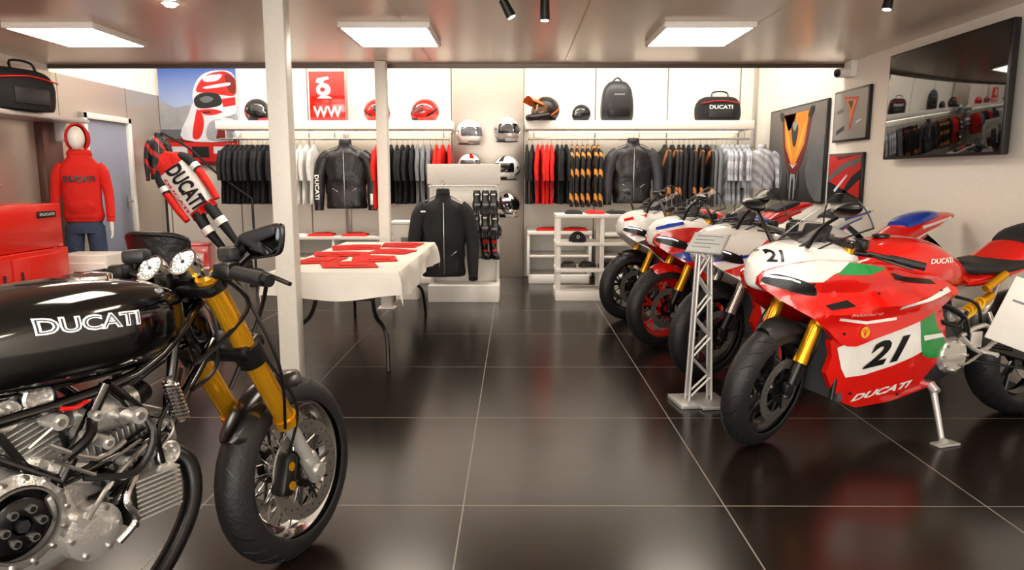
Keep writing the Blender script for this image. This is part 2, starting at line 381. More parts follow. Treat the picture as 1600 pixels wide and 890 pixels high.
# ---------------- sport motorcycle
def SY(x,z):
    W=interp(x,[(.115,.03),(.07,.08),(0,.125),(-.1,.165),(-.3,.215),(-.65,.225),(-.85,.195),(-1.02,.14)])
    cre=.030*math.exp(-((z-.67-.11*(-x-.3))/.024)**2)-.028*math.exp(-((z-.755-.05*(-x-.3))/.034)**2)
    return W*(1-.72*((z-.62)/.6)**2)+cre*min(1,max(0,-x+.05)*4)
def sport(loc,rz,P,steer,label,texts=True):
    r=root('motorcycle',label,'motorcycle',(loc[0],loc[1],0),rz)
    T=steerM(steer); R=.305; xr=-1.60
    wheel(r,'front_wheel',(0,0,R),R,.125,P['rim'],T); wheel(r,'rear_wheel',(xr,0,R+.02),R+.02,.19,P['rim'],disc=.12,disc2=False)
    for s in (-1,1):
        y=s*.105; a=V((0,y,R)); t=V((-.31,y,.98)); L=lambda k:a.lerp(t,k)
        fb=B(black,T); fb.cyl(L(-.03),L(.3),.021).box(L(.02),(.06,.035,.075),.012).m(P['fork']).cyl(L(.22),L(.98),.03).cyl(L(.20),L(.25),.033).m(dgrey).cyl(L(.6),L(.66),.038).m(chrome).cyl(L(.97),L(1.0),.02)
        fb.m(black).tube([(-.02,y*.95,R+.02),(-.1,y*.85,R+.12)],.014)
        fb.m(P.get('cal',dgrey)).box((-.11,s*.085,R+.07),(.06,.05,.12),.015,R=Matrix.Rotation(rad(-35),4,'Y')).m(black).tube([(-.12,s*.11,R+.1),(-.1,s*.15,R+.22),(-.2,s*.13,R+.4)],.005,6,4)
        fb.out('fork_leg',par=r)
    b=B(P['fender'],T); fender(b,(0,0,R),R+.018,68,142,.072); b.tube([(-.06,.075,R+.19),(-.09,.1,R+.17)],.012).tube([(-.06,-.075,R+.19),(-.09,-.1,R+.17)],.012); b.out('front_fender',par=r)
    b=B(black,T); b.box((-.27,0,.78),(.1,.26,.03),.01).box((-.31,0,.97),(.09,.27,.025),.01).m(steel).cyl((-.31,0,.98),(-.31,0,.995),.02,n=6)
    b.out('triple_clamp',par=r)
    hb=B(black,T)
    for s in (-1,1):
        hb.m(black).tube([(-.30,s*.12,.94),(-.33,s*.22,.945),(-.42,s*.38,.93)],[.016,.012,.012],10,3).m(rub).cyl((-.36,s*.26,.94),(-.425,s*.39,.928),.018).m(black)
        hb.tube([(-.29,s*.2,.95),(-.28,s*.27,.945),(-.33,s*.38,.925)],.006,6,3).box((-.27,s*.17,.99),(.05,.05,.05),.012)
    hb.tube([(-.30,.12,.92),(-.2,.15,.8),(-.12,.1,.62)],.006,6,4).tube([(-.30,-.12,.92),(-.2,-.15,.8),(-.12,-.1,.62)],.006,6,4)
    hb.out('handlebar',par=r)
    NS=[(.115,.022,.785,.88),(.10,.05,.765,.90),(.045,.10,.745,.94),(-.04,.138,.74,.965),(-.14,.155,.75,.975),(-.26,.155,.78,.97),(-.36,.145,.83,.94)]
    nb=B(P['nose']); nb.body(NS,n=36,e=2.1,sub=4); npj=nb.sideproj()
    for s in (-1,1):
        if P.get('nosetext'): nb.m(black).text(P['nosetext'],.035,.91,.07,.05,lambda u,v:npj(u,v,s,.003),0.2,.03,.02,flip=-s)
        else: nb.m(P['patch']).poly([(.085,.875),(.0,.895),(-.1,.915),(-.1,.935),(.0,.92),(.08,.895)],lambda u,v:npj(u,v,s,.003),.02)
    no=nb.out('nose_fairing',par=r)
    for s in (-1,1):
        hb=B(black)
        f=lambda u,v,s=s:(u,s*(SY(u,v)+.03),v)
        hb.poly([p[:2] for p in cr([(.10,.80,0),(.04,.775,0),(-.05,.748,0),(-.12,.742,0),(-.09,.79,0),(.0,.825,0),(.07,.835,0)],3,True)],f,.02)
        hb.m(M('headlight_glow','#f4f7ff',.1,emit=1.2)).poly([(.092,.823),(.0,.812),(-.04,.797),(-.04,.804),(.0,.82),(.08,.832)],lambda u,v,s=s:V(f(u,v))+V((.002,s*.004,0)),.02)
        hb.out('headlight',par=r)
    def ws(u,v,k=0):
        a=(v-.5)*2*rad(80); w=.10+.06*u; zc=.945+.235*u**.8; h=.085+.10*u
        return (-.02-.36*u-.05*(1-math.cos(a)),(w+k)*math.sin(a),zc+k-h*(1-math.cos(a)))
    B(glass).surf(ws,16,20).m(black).tube([ws(1,i/20) for i in range(21)],.0035,6).tube([ws(i/12,0,.002) for i in range(13)],.004,6).tube([ws(i/12,1,.002) for i in range(13)],.004,6).out('windscreen',par=r)
    B(black).box((-.24,0,1.0),(.03,.16,.09),.01,R=Matrix.Rotation(rad(-25),4,'Y')).m(dgrey).box((-.16,0,.965),(.12,.14,.02),.008).tube([(-.06,.08,.93),(-.16,.1,.99),(-.24,.07,1.0)],.008).tube([(-.06,-.08,.93),(-.16,-.1,.99),(-.24,-.07,1.0)],.008).out('instrument_display',par=r)
    q0=P.get('mir',.9)
    for s in (-1,1):
        mb=B(black).tube([(-.10,s*.12,.95),(-.10,s*.2,1.04),(-.12,s*.27,1.09)],[.012,.009,.008],8,4)
        mb.loft([[(-.12-.06*k*q0,s*(.31+ .095*math.cos(a)*q*q0),1.12+.035*q0*math.sin(a)*q+.012*math.cos(a)) for a in [2*pi*i/20 for i in range(20)]] for k,q in ((-.9,.2),(-.6,.6),(-.2,.9),(.1,1),(.25,.95))])
        mb.m(mirr).loft([[(-.12-.017*q0-.001*k,s*(.31+.085*q0*math.cos(a)),1.12+.03*q0*math.sin(a)+.012*math.cos(a)) for a in [2*pi*i/20 for i in range(20)]] for k in (0,1)])
        mb.out('mirror',par=r)
    up=[p[:2] for p in cr([(.10,.785,0),(.085,.845,0),(.0,.878,0),(-.12,.895,0),(-.28,.885,0),(-.45,.86,0),(-.62,.82,0),(-.78,.80,0),(-.87,.745,0),(-.84,.695,0),(-.70,.63,0),(-.55,.58,0),(-.40,.54,0),(-.30,.51,0),(-.23,.525,0),(-.17,.585,0),(-.08,.65,0),(.03,.72,0)],2,True)]
    low=[(-.2,.535),(-.35,.56),(-.5,.60),(-.70,.66),(-.80,.69),(-.775,.62),(-.80,.57),(-.88,.50),(-.965,.42),(-1.0,.34),(-.97,.30),(-.86,.255),(-.6,.2),(-.42,.185),(-.33,.22),(-.25,.30),(-.205,.38),(-.22,.46)]
    for s in (-1,1):
        f=lambda u,v,k=0.0,s=s:(u,s*(SY(u,v)+k-.004),v)
        fb=B(P['body']).poly(low,f,.035,skirt=.03)
        if P['patch']:
            fb.m(P['patch']).poly([(-.25,.455),(-.235,.50),(-.3,.53),(-.5,.59),(-.68,.645),(-.78,.672),(-.76,.62),(-.785,.565),(-.8,.54),(-.84,.51),(-.7,.445),(-.55,.395),(-.40,.36),(-.30,.355),(-.27,.40)],lambda u,v:f(u,v,.003),.03)
        if P['patch2']:
            fb.m(P['patch2']).poly([(-.655,.64),(-.775,.67),(-.762,.62),(-.79,.565),(-.86,.50),(-.94,.43),(-.90,.405),(-.78,.41),(-.72,.43),(-.69,.50)],lambda u,v:f(u,v,.005),.03)
            fb.m(P['patch']).poly([(-.70,.53),(-.83,.53),(-.85,.51),(-.71,.505)],lambda u,v:f(u,v,.007),.03)
        fb.m(black)
        for (x,z) in ((-.9,.33),(-.35,.27),(-.63,.24)):
            p=V(f(x,z,.003)); fb.cyl(p,p+V((0,s*.004,0)),.007,n=8)
        fo=fb.out('side_fairing',par=r)
        ub=B(P['body'] if not P.get('upper') else P['upper']).poly(up,lambda u,v,k=0:f(u,v,.026+k),.03,skirt=.035)
        if not P.get('upper'):
            ub.m(P['nose']).poly([(.098,.785),(.085,.846),(.0,.878),(-.12,.896),(-.26,.887),(-.27,.862),(-.19,.835),(-.14,.80),(-.06,.80),(.02,.79)],lambda u,v:f(u,v,.028),.03)
        ub.m(P['line']).poly([(-.20,.645),(-.34,.625),(-.5,.635),(-.5,.622),(-.34,.611),(-.205,.632)],lambda u,v:f(u,v,.03),.03)
        ub.poly([(-.5,.685),(-.82,.755),(-.81,.737),(-.5,.67)],lambda u,v:f(u,v,.03),.03)
        if P.get('nosepatch'): ub.m(P['nosepatch']).poly([(-.26,.886),(-.34,.876),(-.45,.855),(-.36,.828),(-.20,.832)],lambda u,v:f(u,v,.03),.03)
        if P.get('graph'): ub.m(P['graph']).poly([(.0,.70),(-.2,.76),(-.5,.80),(-.8,.77),(-.5,.73),(-.2,.68),(-.1,.655)],lambda u,v:f(u,v,.029),.03).m(P['line']).poly([(-.1,.79),(-.3,.82),(-.55,.82),(-.3,.80)],lambda u,v:f(u,v,.03),.03).m(P['line']).poly([(.05,.75),(-.1,.77),(-.25,.80),(-.1,.79),(.05,.79)],lambda u,v:f(u,v,.0295),.03).m(black).poly([(-.3,.60),(-.5,.64),(-.75,.70),(-.8,.69),(-.6,.62),(-.4,.57)],lambda u,v:f(u,v,.0295),.03)
        ub.m(black).poly([(-.47,.835),(-.55,.812),(-.72,.79),(-.77,.765),(-.6,.782),(-.5,.80)],lambda u,v:f(u,v,.031),.03)
        ub.poly([(-.15,.70),(-.25,.72),(-.28,.695),(-.17,.68)],lambda u,v:f(u,v,.031),.03)
        for (x,z) in ((-.42,.74),(-.76,.74),(-.24,.57),(-.10,.79)):
            p=V(f(x,z,.026)); ub.cyl(p,p+V((0,s*.004,0)),.007,n=8)
        uo=ub.out('upper_fairing',par=r)
        tb=B(P['textc'])
        tb.text(P['word'],-.53,.268,.33,.036,lambda u,v:f(u,v-(u+.53)*.16,.008),.35,.04,.03,flip=-s)
        if P.get('num'): tb.m(black).text(P['num'],-.495,.468,.235,.12,lambda u,v:f(u,v-(u+.495)*.15,.008),.3,.04,.02,flip=-s)
        if P.get('big'): tb.m(P['bigc']).text(P['big'],-.52,.47,.34,.07,lambda u,v:f(u,v-(u+.5)*.12,.008),.2,.03,.02,flip=-s)
        tb.out('lettering',par=fo)
        tb=B(P['textc']).text('PANIGALE V2' if P.get('num') else P['word'],-.33,.657,.17,.012,lambda u,v:f(u,v,.031),.2,.0,.05,flip=-s)
        if P.get('num'):
            tb.m(yel).poly([(-.335+.024*math.cos(a),.575+.026*math.sin(a)) for a in [2*pi*i/14 for i in range(14)]],lambda u,v:f(u,v,.032),.02).m(red)
            for k in (-2,-1,0,1,2): tb.poly([(-.335-.0012,.555),(-.335+.0012,.555),(-.335+k*.008+.0016,.592),(-.335+k*.008-.0016,.592)],lambda u,v:f(u,v,.033),.05)
        tb.out('emblem',par=uo)
    rb=B(mesh_g).box((-.27,0,.40),(.03,.32,.34),.01,R=Matrix.Rotation(rad(12),4,'Y')).m(black)
    for s in (-1,1): rb.tube([(-.25,s*.16,.25),(-.29,s*.16,.55)],.012)
    rb.out('radiator',par=r)
    eb=B(dgrey).body([(-.34,.13,.26,.62),(-.5,.16,.22,.72),(-.75,.17,.22,.72),(-.95,.16,.26,.66),(-1.05,.12,.32,.58)],e=4)
    eb.m(alu).lathe([(0,0),(.0,.075),(-.02,.09),(-.05,.09)],(-.93,.19,.41),(0,1,0),24)
    for i in range(7): eb.box((-.55,0,.44+.025*i),(.2,.33,.008),.003)
    eb.m(steel)
    for k in range(8): eb.cyl((-.93+.07*math.cos(k*.785),.18,.41+.07*math.sin(k*.785)),(-.93+.07*math.cos(k*.785),.2,.41+.07*math.sin(k*.785)),.007,n=6)
    eb.m(black).tube([(-.85,.17,.66),(-.95,.2,.6),(-1.02,.17,.5)],.014,8,4).tube([(-.8,.18,.6),(-.9,.21,.56),(-.98,.19,.62)],.01,8,4).tube([(-.9,.18,.7),(-1.02,.2,.66),(-1.1,.17,.56)],.008,8,4).m(alu).box((-.95,.15,.6),(.1,.04,.06),.01)
    eb.out('engine',par=r)
    tb=B(P['tank']).body([(-.40,.10,.80,.89),(-.5,.15,.76,.94),(-.64,.185,.74,.975),(-.8,.195,.72,.965),(-.95,.165,.71,.90),(-1.06,.11,.71,.83),(-1.14,.08,.72,.80)],e=2.5)
    tpj=tb.sideproj()
    tb.m(black).lathe([(0,.04),(.01,.04),(.014,.03),(.016,0)],(-.62,0,.972),(0,0,1),24)
    to=tb.out('fuel_tank',par=r)
    tw=B(P['tanktext'])
    for s in (-1,1): tw.text(P['word'],-.80,.872,.15,.024,lambda u,v:tpj(u,v,s,.004),.15,.03,.02,flip=-s)
    tw.out('lettering',par=to)
    B(seatm).body([(-1.0,.08,.80,.85),(-1.08,.13,.775,.85),(-1.22,.16,.775,.845),(-1.38,.155,.79,.865),(-1.47,.12,.82,.90)],e=2.6).m(dgrey).tube([(-1.04,-.1,.852),(-1.06,0,.86),(-1.04,.1,.852)],.004,6,3).out('rider_seat',par=r)
    B(P['tail']).body([(-1.0,.05,.73,.78),(-1.15,.11,.71,.79),(-1.33,.14,.745,.87),(-1.5,.135,.82,.965),(-1.68,.10,.895,1.01),(-1.82,.055,.95,1.02),(-1.90,.02,.975,1.005)],e=2.4).m(P.get('tailp') or P.get('nosepatch') or P['line']).body([(-1.52,.133,.90,.945),(-1.68,.103,.935,.975),(-1.84,.052,.965,.995)],e=3).m(P['patch']).body([(-1.42,.147,.81,.85),(-1.56,.131,.875,.90),(-1.72,.096,.92,.935)],e=3).m(P['body']).body([(-1.2,.127,.735,.79),(-1.4,.147,.79,.83),(-1.56,.128,.86,.88)],e=3).out('tail_fairing',par=r)
    B(P.get('pseat',seatm)).body([(-1.44,.09,.89,.96),(-1.52,.11,.91,1.0),(-1.66,.09,.95,1.03),(-1.74,.05,.98,1.02)],e=2.6).out('passenger_seat',par=r)
    B(M('tail_light','#c01010',.2,emit=.4)).box((-1.88,0,.985),(.02,.06,.012),.004).out('tail_light',par=r)
    pb=B(black).tube([(-1.6,0,.9),(-1.78,0,.78),(-1.92,0,.62)],.02,8,3,flat=(2.5,.5)).box((-1.93,0,.6),(.015,.18,.12),.004,R=Matrix.Rotation(rad(-20),4,'Y')).out('plate_holder',par=r)
    sb=B(black).tube([(-.98,.02,.45),(-1.15,.1,.46),(-1.35,.13,.4),(-1.6,.12,.33)],[.05,.045,.04,.035],10,3,flat=(.6,1.2)).tube([(-.98,-.02,.45),(-1.15,-.1,.46),(-1.35,-.13,.4),(-1.6,-.12,.33)],[.05,.045,.04,.035],10,3,flat=(.6,1.2))
    sb.m(steel).cyl((-1.6,-.15,.33),(-1.6,.15,.33),.022).m(dgrey)
    sb.tube([(-.95,.115,.47),(-1.6,.115,.40)],.006,6).tube([(-.95,.115,.39),(-1.6,.115,.26)],.006,6)
    sb.lathe([(.11,.08),(.12,.08),(.12,.0)],(-1.6,0,.33),n=30)
    sb.out('swingarm',par=r)
    b=B(black); fender(b,(xr,0,R+.02),R+.05,20,95,.1,.03); b.out('rear_hugger',par=r)
    sh=B(gold).cyl((-.96,.13,.56),(-1.2,.13,.68),.022).m(yel)
    p=[]
    for i in range(70):
        a=i*.63; t=i/69; c0=V((-.97,.13,.565)).lerp(V((-1.13,.13,.645)),t); u=V((.45,0,-.89)); w=V((0,1,0)); p.append(c0+(u*math.cos(a)+w*math.sin(a))*.034)
    sh.tube(p,.006,6).m(gold).cyl((-1.12,.16,.72),(-1.24,.16,.79),.02).out('rear_shock',par=r)
    for s in (1,-1):
        gb=B(alu).tube([(-.98,s*.17,.50),(-1.08,s*.19,.42),(-1.2,s*.19,.48)],.012,8,3).tube([(-.98,s*.17,.50),(-1.1,s*.19,.55),(-1.2,s*.19,.48)],.012,8,3).cyl((-1.1,s*.18,.42),(-1.1,s*.27,.42),.012).m(black).cyl((-1.16,s*.18,.44),(-1.2,s*.27,.44),.01).m(alu)
        gb.box((-1.06,s*.185,.48),(.07,.012,.08),.005).tube([(-1.0,s*.12,.62),(-1.15,s*.14,.6),(-1.25,s*.13,.78)],.011,8,3).tube([(-1.2,s*.19,.48),(-1.18,s*.14,.6)],.012)
        gb.m(steel).tube([(-1.1,s*.2,.42),(-.98,s*.22,.38),(-.9,s*.24,.38)],.007,6,3)
        gb.out('footrest',par=r)
    B(steel).tube([(-.55,-.05,.24),(-.8,-.06,.2),(-1.1,-.1,.24)],[.04,.06,.07],14,3,flat=(1.2,.8)).m(black).cyl((-1.08,-.12,.25),(-1.32,-.16,.33),.065,.05,18).out('exhaust',par=r)
    B(lgrey).tube([(-.86,.15,.24),(-.84,.24,.02)],[.016,.013],10).tube([(-.84,.24,.012),(-.84,.26,.012)],.02,10).box((-.84,.26,.006),(.13,.06,.012),.005).cyl((-.86,.13,.26),(-.86,.17,.23),.022).out('side_stand',par=r)
    return r
rimB=M('black_rim','#111113',.25,coat=.4); rimR=M('red_rim','#c01712',.25,coat=.4)
base=dict(rim=rimB,fork=gold,fender=dgrey,nose=wht,body=red,patch=wht,patch2=green,line=wht,textc=wht,word='DUCATI',tank=red,tanktext=wht,tail=red,nosepatch=green,nosetext='21',num='21')
H=math.atan2(-.50,-1.58)
sport((1.16,3.22),H,base,24,'red white and green sport motorcycle with race number on side stand')
b2=dict(base,nose=wht,body=red,upper=wht,patch=wht,patch2=None,num=None,nosetext=None,nosepatch=red,big='JUPITER',bigc=dgrey,tail=red,tailp=wht,pseat=blue,tank=wht,tanktext=red,fender=black,fork=steel,textc=wht,line=blue,graph=red,mir=.7)
sport((1.2,4.36),H,b2,14,'white and red sport motorcycle with dark lettering beside sign post')
b3=dict(base,rim=rimR,nose=wht,body=red,upper=red,patch=blue,patch2=wht,num=None,nosetext=None,nosepatch=blue,line=wht,textc=wht,tail=wht,tank=blue,fender=red,big='DUCATI',bigc=wht,graph=blue,mir=.7)
sport((1.08,5.22),H,b3,12,'white blue and red sport motorcycle with red wheel rims')
b4=dict(base,nose=wht,body=red,upper=wht,patch=red,patch2=wht,num=None,nosetext=None,nosepatch=red,line=red,textc=wht,tail=red,tank=red,fender=black,fork=gold,big='DUCATI',bigc=wht,graph=black,mir=.7)
sport((1.0,6.22),H,b4,12,'white red and black sport motorcycle beside white shelf unit')

# ---------------- retro motorcycle
def cafe(loc,rz,steer):
    r=root('motorcycle','black retro motorcycle with gold forks and spoked wheels','motorcycle',(loc[0],loc[1],0),rz)
    T=steerM(steer,(-.06,0,.33),26); R=.305
    wheel(r,'front_wheel',(0,0,R),R,.12,chrome,T,True,.16); wheel(r,'rear_wheel',(-1.46,0,R),R,.17,chrome,None,True,.12,False)
    for s in (-1,1):
        y=s*.105; a=V((0,y,R)); t=V((-.375,y,1.0)); L=lambda k:a.lerp(t,k)
        fb=B(lgrey,T); fb.cyl(L(.05),L(.34),.021).m(alu).box(L(.02),(.06,.04,.11),.014,R=Matrix.Rotation(rad(-26),4,'Y')).cyl(L(0)+V((0,-.03,0)),L(0)+V((0,.03,0)),.022)
        fb.m(gold).cyl(L(.29),L(.985),.031,n=32).lathe([(0,.031),(.0,.037),(.03,.037),(.03,.031)],L(.275),(t-a),24)
        fb.m(black).cyl(L(.60),L(.68),.044,n=20).cyl(L(.93),L(.965),.042,n=20).m(chrome).cyl(L(.985),L(1.0),.02,n=6)
        fb.m(black).box((-.125,s*.09,R+.03),(.055,.06,.13),.016,R=Matrix.Rotation(rad(20),4,'Y')).m(gold).cyl((-.125,s*.12,R+.06),(-.125,s*.123,R+.06),.014).cyl((-.13,s*.12,R+.0),(-.13,s*.123,R+.0),.014)
        fb.m(black).tube([(-.12,s*.11,R+.1),(-.11,s*.15,R+.25),(-.2,s*.13,R+.42),(-.24,s*.12,R+.5)],.005,6,5)
        fb.out('fork_leg',par=r)
    b=B(sblk,T); fender(b,(0,0,R),R+.018,76,146,.06,.028); b.m(black).tube([(-.09,.062,R+.25),(-.11,.1,R+.18)],.008).tube([(-.09,-.062,R+.25),(-.11,-.1,R+.18)],.008); b.out('front_fender',par=r)
    b=B(black,T); b.box((-.245,0,.77),(.1,.27,.05),.016,R=Matrix.Rotation(rad(-26),4,'Y')).box((-.35,0,.965),(.1,.28,.035),.014,R=Matrix.Rotation(rad(-26),4,'Y')).cyl((-.28,0,.75),(-.36,0,.94),.035).m(chrome).cyl((-.355,0,.98),(-.362,0,1.0),.018,n=6).out('triple_clamp',par=r)
    for s,z in ((1,1.015),(-1,1.03)):
        n=V((-.78,0,.62)); c=V((-.395,s*.06,z)); g=.95
        ib=B(chrome,T).lathe([(-.045*g,0),(-.045*g,.03*g),(-.02,.04*g),(0,.042*g),(.004,.043*g),(.006,.038*g),(.003,.036*g)],c,n,32).m(dial).lathe([(.0025,.037*g),(.0025,0)],c,n,32)
        ib.m(black)
        u=n.cross(V((0,1,0))).normalized(); w=V((0,1,0)); nn=n.normalized()
        for k in range(13):
            a=rad(-130+k*22); dd=u*math.cos(a)+w*math.sin(a); ib.tube([c+nn*.0035+dd*.022,c+nn*.0035+dd*.031],.0012,4)
        ib.tube([c+nn*.004,c+nn*.004+(u*-.6+w*.8)*.024],.0014,4).cyl(c+nn*.003,c+nn*.006,.005)
        ib.out('instrument',par=r)
    B(black,T).tube([(-.37,.06,.98),(-.38,0,.975),(-.37,-.06,.98)],.012,8).box((-.41,0,.98),(.03,.05,.05),.01).out('instrument_bracket',par=r)
    hb=B(black,T)
    for s in (-1,1):
        hb.m(black).tube([(-.36,s*.10,.975),(-.37,s*.16,1.0),(-.39,s*.24,1.0),(-.43,s*.36,.985)],.012,10,4).box((-.38,s*.19,1.005),(.05,.06,.045),.012)
        hb.m(rub).cyl((-.395,s*.23,1.0),(-.43,s*.35,.986),.0185).m(black).cyl((-.43,s*.35,.986),(-.434,s*.37,.983),.016)
        hb.tube([(-.35,s*.2,1.0),(-.33,s*.26,.99),(-.36,s*.37,.965)],[.008,.007,.006],8,4).m(dgrey).box((-.34,s*.17,1.045),(.05,.07,.04),.012,rz=s*.3).m(sblk).box((-.31,s*.17,1.01),(.06,.05,.05),.014)
        hb.m(black).tube([(-.35,s*.2,1.0),(-.25,s*.2,.98),(-.2,s*.12,.85),(-.3,s*.08,.66)],.006,6,5).tube([(-.36,s*.15,.99),(-.28,s*.16,.9),(-.34,s*.1,.8),(-.42,s*.08,.76)],.007,6,5)
    hb.tube([(-.30,-.14,.98),(-.22,-.19,.72),(-.16,-.14,.5)],.005,6,5).tube([(-.35,.02,.95),(-.28,-.02,.88),(-.34,-.08,.74),(-.45,-.1,.7)],.006,6,5)
    hb.out('handlebar',par=r)
    # bar mirror, wide tapered housing
    def mo(q,k):
        P=[(-.085,-.03),(-.06,.018),(.0,.034),(.07,.046),(.085,.03),(.07,-.03),(.03,-.042),(-.04,-.045)]
        return [(-.335-k,-.265-p.x*q,1.075+p.y*q) for p in cr([(a,b,0) for a,b in P],4,True)]
    mb=B(sblk,T).tube([(-.36,-.2,1.01),(-.345,-.24,1.045)],.009)
    mb.loft([mo(.3,-.035),mo(.75,-.022),mo(.97,-.004),mo(1,.006),mo(.95,.010)]).m(M('dark_mirror','#3a3d42',.05,metal=1)).loft([mo(.88,.0105),mo(.86,.0115)]).out('mirror',par=r)
    TS=[(-.385,.045,.87,.93),(-.43,.10,.82,.975),(-.53,.148,.79,1.005),(-.66,.178,.785,1.02),(-.82,.178,.79,1.012),(-.96,.14,.80,.975),(-1.06,.10,.81,.91)]
    tb=B(gblk).body(TS,n=64,e=3.1,sub=8); pj=tb.sideproj()
    tb.m(chrome).lathe([(0,.045),(.012,.045),(.016,.035),(.02,0)],(-.6,0,1.01),(0,0,1),28)
    to=tb.out('fuel_tank',par=r)
    tw=B(); lg=M('letter_grey','#34383f',.3); ls=M('letter_silver_glow','#eceef0',.35,emit=.3)  # silver letters carry slight emission to look brighter; they are no lamp
    for s in (-1,1):
        tq=lambda u,v,k:pj(u,v-(u+.72)*.08,s,k)
        tw.m(ls).text('DUCATI',-.715,.943,.235,.034,lambda u,v:tq(u,v,.0035),.0,.05,.008,flip=-s)
        tw.m(lg).text('DUCATI',-.715,.943,.227,.0265,lambda u,v:tq(u,v,.005),.0,-.022,.008,flip=-s)
    tw.out('lettering',par=to)
    B(seatm).body([(-1.0,.09,.82,.88),(-1.15,.13,.8,.87),(-1.4,.14,.8,.87),(-1.6,.12,.84,.93)],e=2.6).out('seat',par=r)
    B(gblk).body([(-1.45,.13,.8,.87),(-1.6,.13,.82,.97),(-1.78,.1,.86,.98),(-1.9,.04,.9,.95)]).out('tail_fairing',par=r)
    fb=B(gblk); fr=.0145
    for s in (-1,1):
        a=(-.34,s*.05,.92); b_=(-.30,s*.045,.80); d_=(-.80,s*.15,.60); e=(-1.0,s*.13,.76); g=(-.52,s*.12,.62)
        fb.tube([a,(-.6,s*.14,.79),e],fr,10,4).tube([b_,(-.45,s*.11,.70),g,(-.70,s*.17,.52)],fr,10,4).tube([(-.46,s*.10,.855),g],fr,10).tube([g,(-.68,s*.15,.79)],fr,10).tube([(-.68,s*.15,.79),d_],fr,10).tube([d_,e],fr,10).tube([g,d_],fr,10).tube([e,(-1.5,s*.12,.8)],fr,10).tube([(-1.0,s*.12,.45),(-1.35,s*.12,.78)],fr,10)
    fb.cyl((-.29,0,.75),(-.36,0,.93),.042,n=24).tube([(-.34,-.045,.86),(-.34,.045,.86)],.02).out('frame',par=r)
    CX,CZ,cs=-.895,.548,.86
    eb=B(alu).body([(-.66,.10,.44,.60),(-.74,.125,.38,.66),(-.9,.135,.36,.70),(-1.05,.12,.38,.68),(-1.12,.09,.42,.6)],e=3.6)
    eb.lathe([(.12,.125*cs),(.155,.12*cs),(.165,.105*cs),(.17,.095*cs)],(CX,0,CZ),(0,-1,0),40).m(sblk).lathe([(.14,.095*cs),(.14,0)],(CX,0,CZ),(0,-1,0),40)
    eb.m(steel).lathe([(.165,.092*cs),(.175,.092*cs),(.175,.087*cs),(.165,.087*cs)],(CX,0,CZ),(0,-1,0),40,closed=True).m(sblk).lathe([(.14,.066*cs),(.172,.066*cs),(.178,.055*cs),(.176,.02),(.17,.018)],(CX,0,CZ),(0,-1,0),32)
    for k in range(6):
        a=k*pi/3; x,z=CX+.036*math.cos(a),CZ+.036*math.sin(a); eb.m(steel).cyl((x,-.14,z),(x,-.186,z),.0095).m(black).cyl((x,-.186,z),(x,-.188,z),.006)
    eb.m(dgrey).cyl((CX,-.14,CZ),(CX,-.183,CZ),.014,n=6)
    for k in range(14):
        a=k*2*pi/14; x,z=CX+.112*cs*math.cos(a),CZ+.112*cs*math.sin(a); eb.m(chrome).cyl((x,-.15,z),(x,-.172,z),.0055,n=6)
    eb.m(alu).lathe([(.12,.07),(.15,.066),(.155,.05),(.155,0)],(-.735,0,.455),(0,-1,0),24).m(steel)
    for k in range(6): a=k*pi/3; eb.cyl((-.735+.055*math.cos(a),-.15,.455+.055*math.sin(a)),(-.735+.055*math.cos(a),-.16,.455+.055*math.sin(a)),.006,n=6)
    eb.m(alu).box((-.77,-.13,.61),(.12,.04,.05),.01,R=Matrix.Rotation(.4,4,'Y')).m(black).cyl((-.70,-.12,.57),(-.70,-.165,.57),.022).m(steel).cyl((-.70,-.165,.57),(-.70,-.17,.57),.012,n=6)
    eb.m(alu).box((-.79,-.135,.52),(.05,.03,.13),.01,R=Matrix.Rotation(-.3,4,'Y')).cyl((-.765,-.12,.50),(-.765,-.165,.50),.018)
    eb.out('engine_case',par=r)
    def cylh(p0,p1,nm,k0=.04,nf=12):
        p0=V(p0);p1=V(p1); ax=(p1-p0).normalized(); L=(p1-p0).length
        q=ax.to_track_quat('Z','X').to_matrix().to_4x4()
        cb=B(alu); cb.cyl(p0,p1,.055)
        for i in range(nf):
            k=k0+.62*i/(nf-1); cb.box(p0+ax*L*k,(.155,.22,.0045),.002,R=q)
        cb.box(p0+ax*L*.82,(.13,.20,.07),.016,R=q).box(p0+ax*L*1.02,(.10,.15,.04),.016,R=q)
        for i in range(4): cb.box(p0+ax*L*(.74+.055*i),(.15,.215,.005),.002,R=q)
        cb.m(steel)
        for sx in (-1,1):
            for sy in (-1,1): cb.cyl(p0+ax*L*.7+q.to_3x3()@V((sx*.05,sy*.075,0)),p0+ax*L*.94+q.to_3x3()@V((sx*.05,sy*.075,0)),.009,n=6)
        cc=p0+ax*L*.82+V((0,-.11,0)); cb.m(alu)
        u=q.to_3x3()@V((1,0,0))
        for sx in (-.034,.034):
            cb.lathe([(0,.0),(0,.03),(.02,.033),(.024,.028),(.02,.02),(.02,0)],cc+u*sx,(0,-1,0),24)
            cb.m(black).lathe([(.006,.0345),(.018,.0345)],cc+u*sx,(0,-1,0),24).m(alu)
            for k in range(6): a=k*pi/3; cb.cyl(cc+u*sx+V((.017*math.cos(a),-.02,.017*math.sin(a))),cc+u*sx+V((.017*math.cos(a),-.026,.017*math.sin(a))),.004,n=6)
        cb.m(black).tube([p0+V((0,-.125,0))+u*.035,cc+u*.065+V((0,-.012,0))],.005,6,flat=(1,2)).tube([p0+V((0,-.125,0))-u*.035,cc-u*.065+V((0,-.012,0))],.005,6,flat=(1,2))
        cb.out(nm,par=r)
    cylh((-.74,0,.56),(-.48,0,.605),'cylinder'); cylh((-.79,0,.60),(-.86,0,.82),'cylinder',.14)
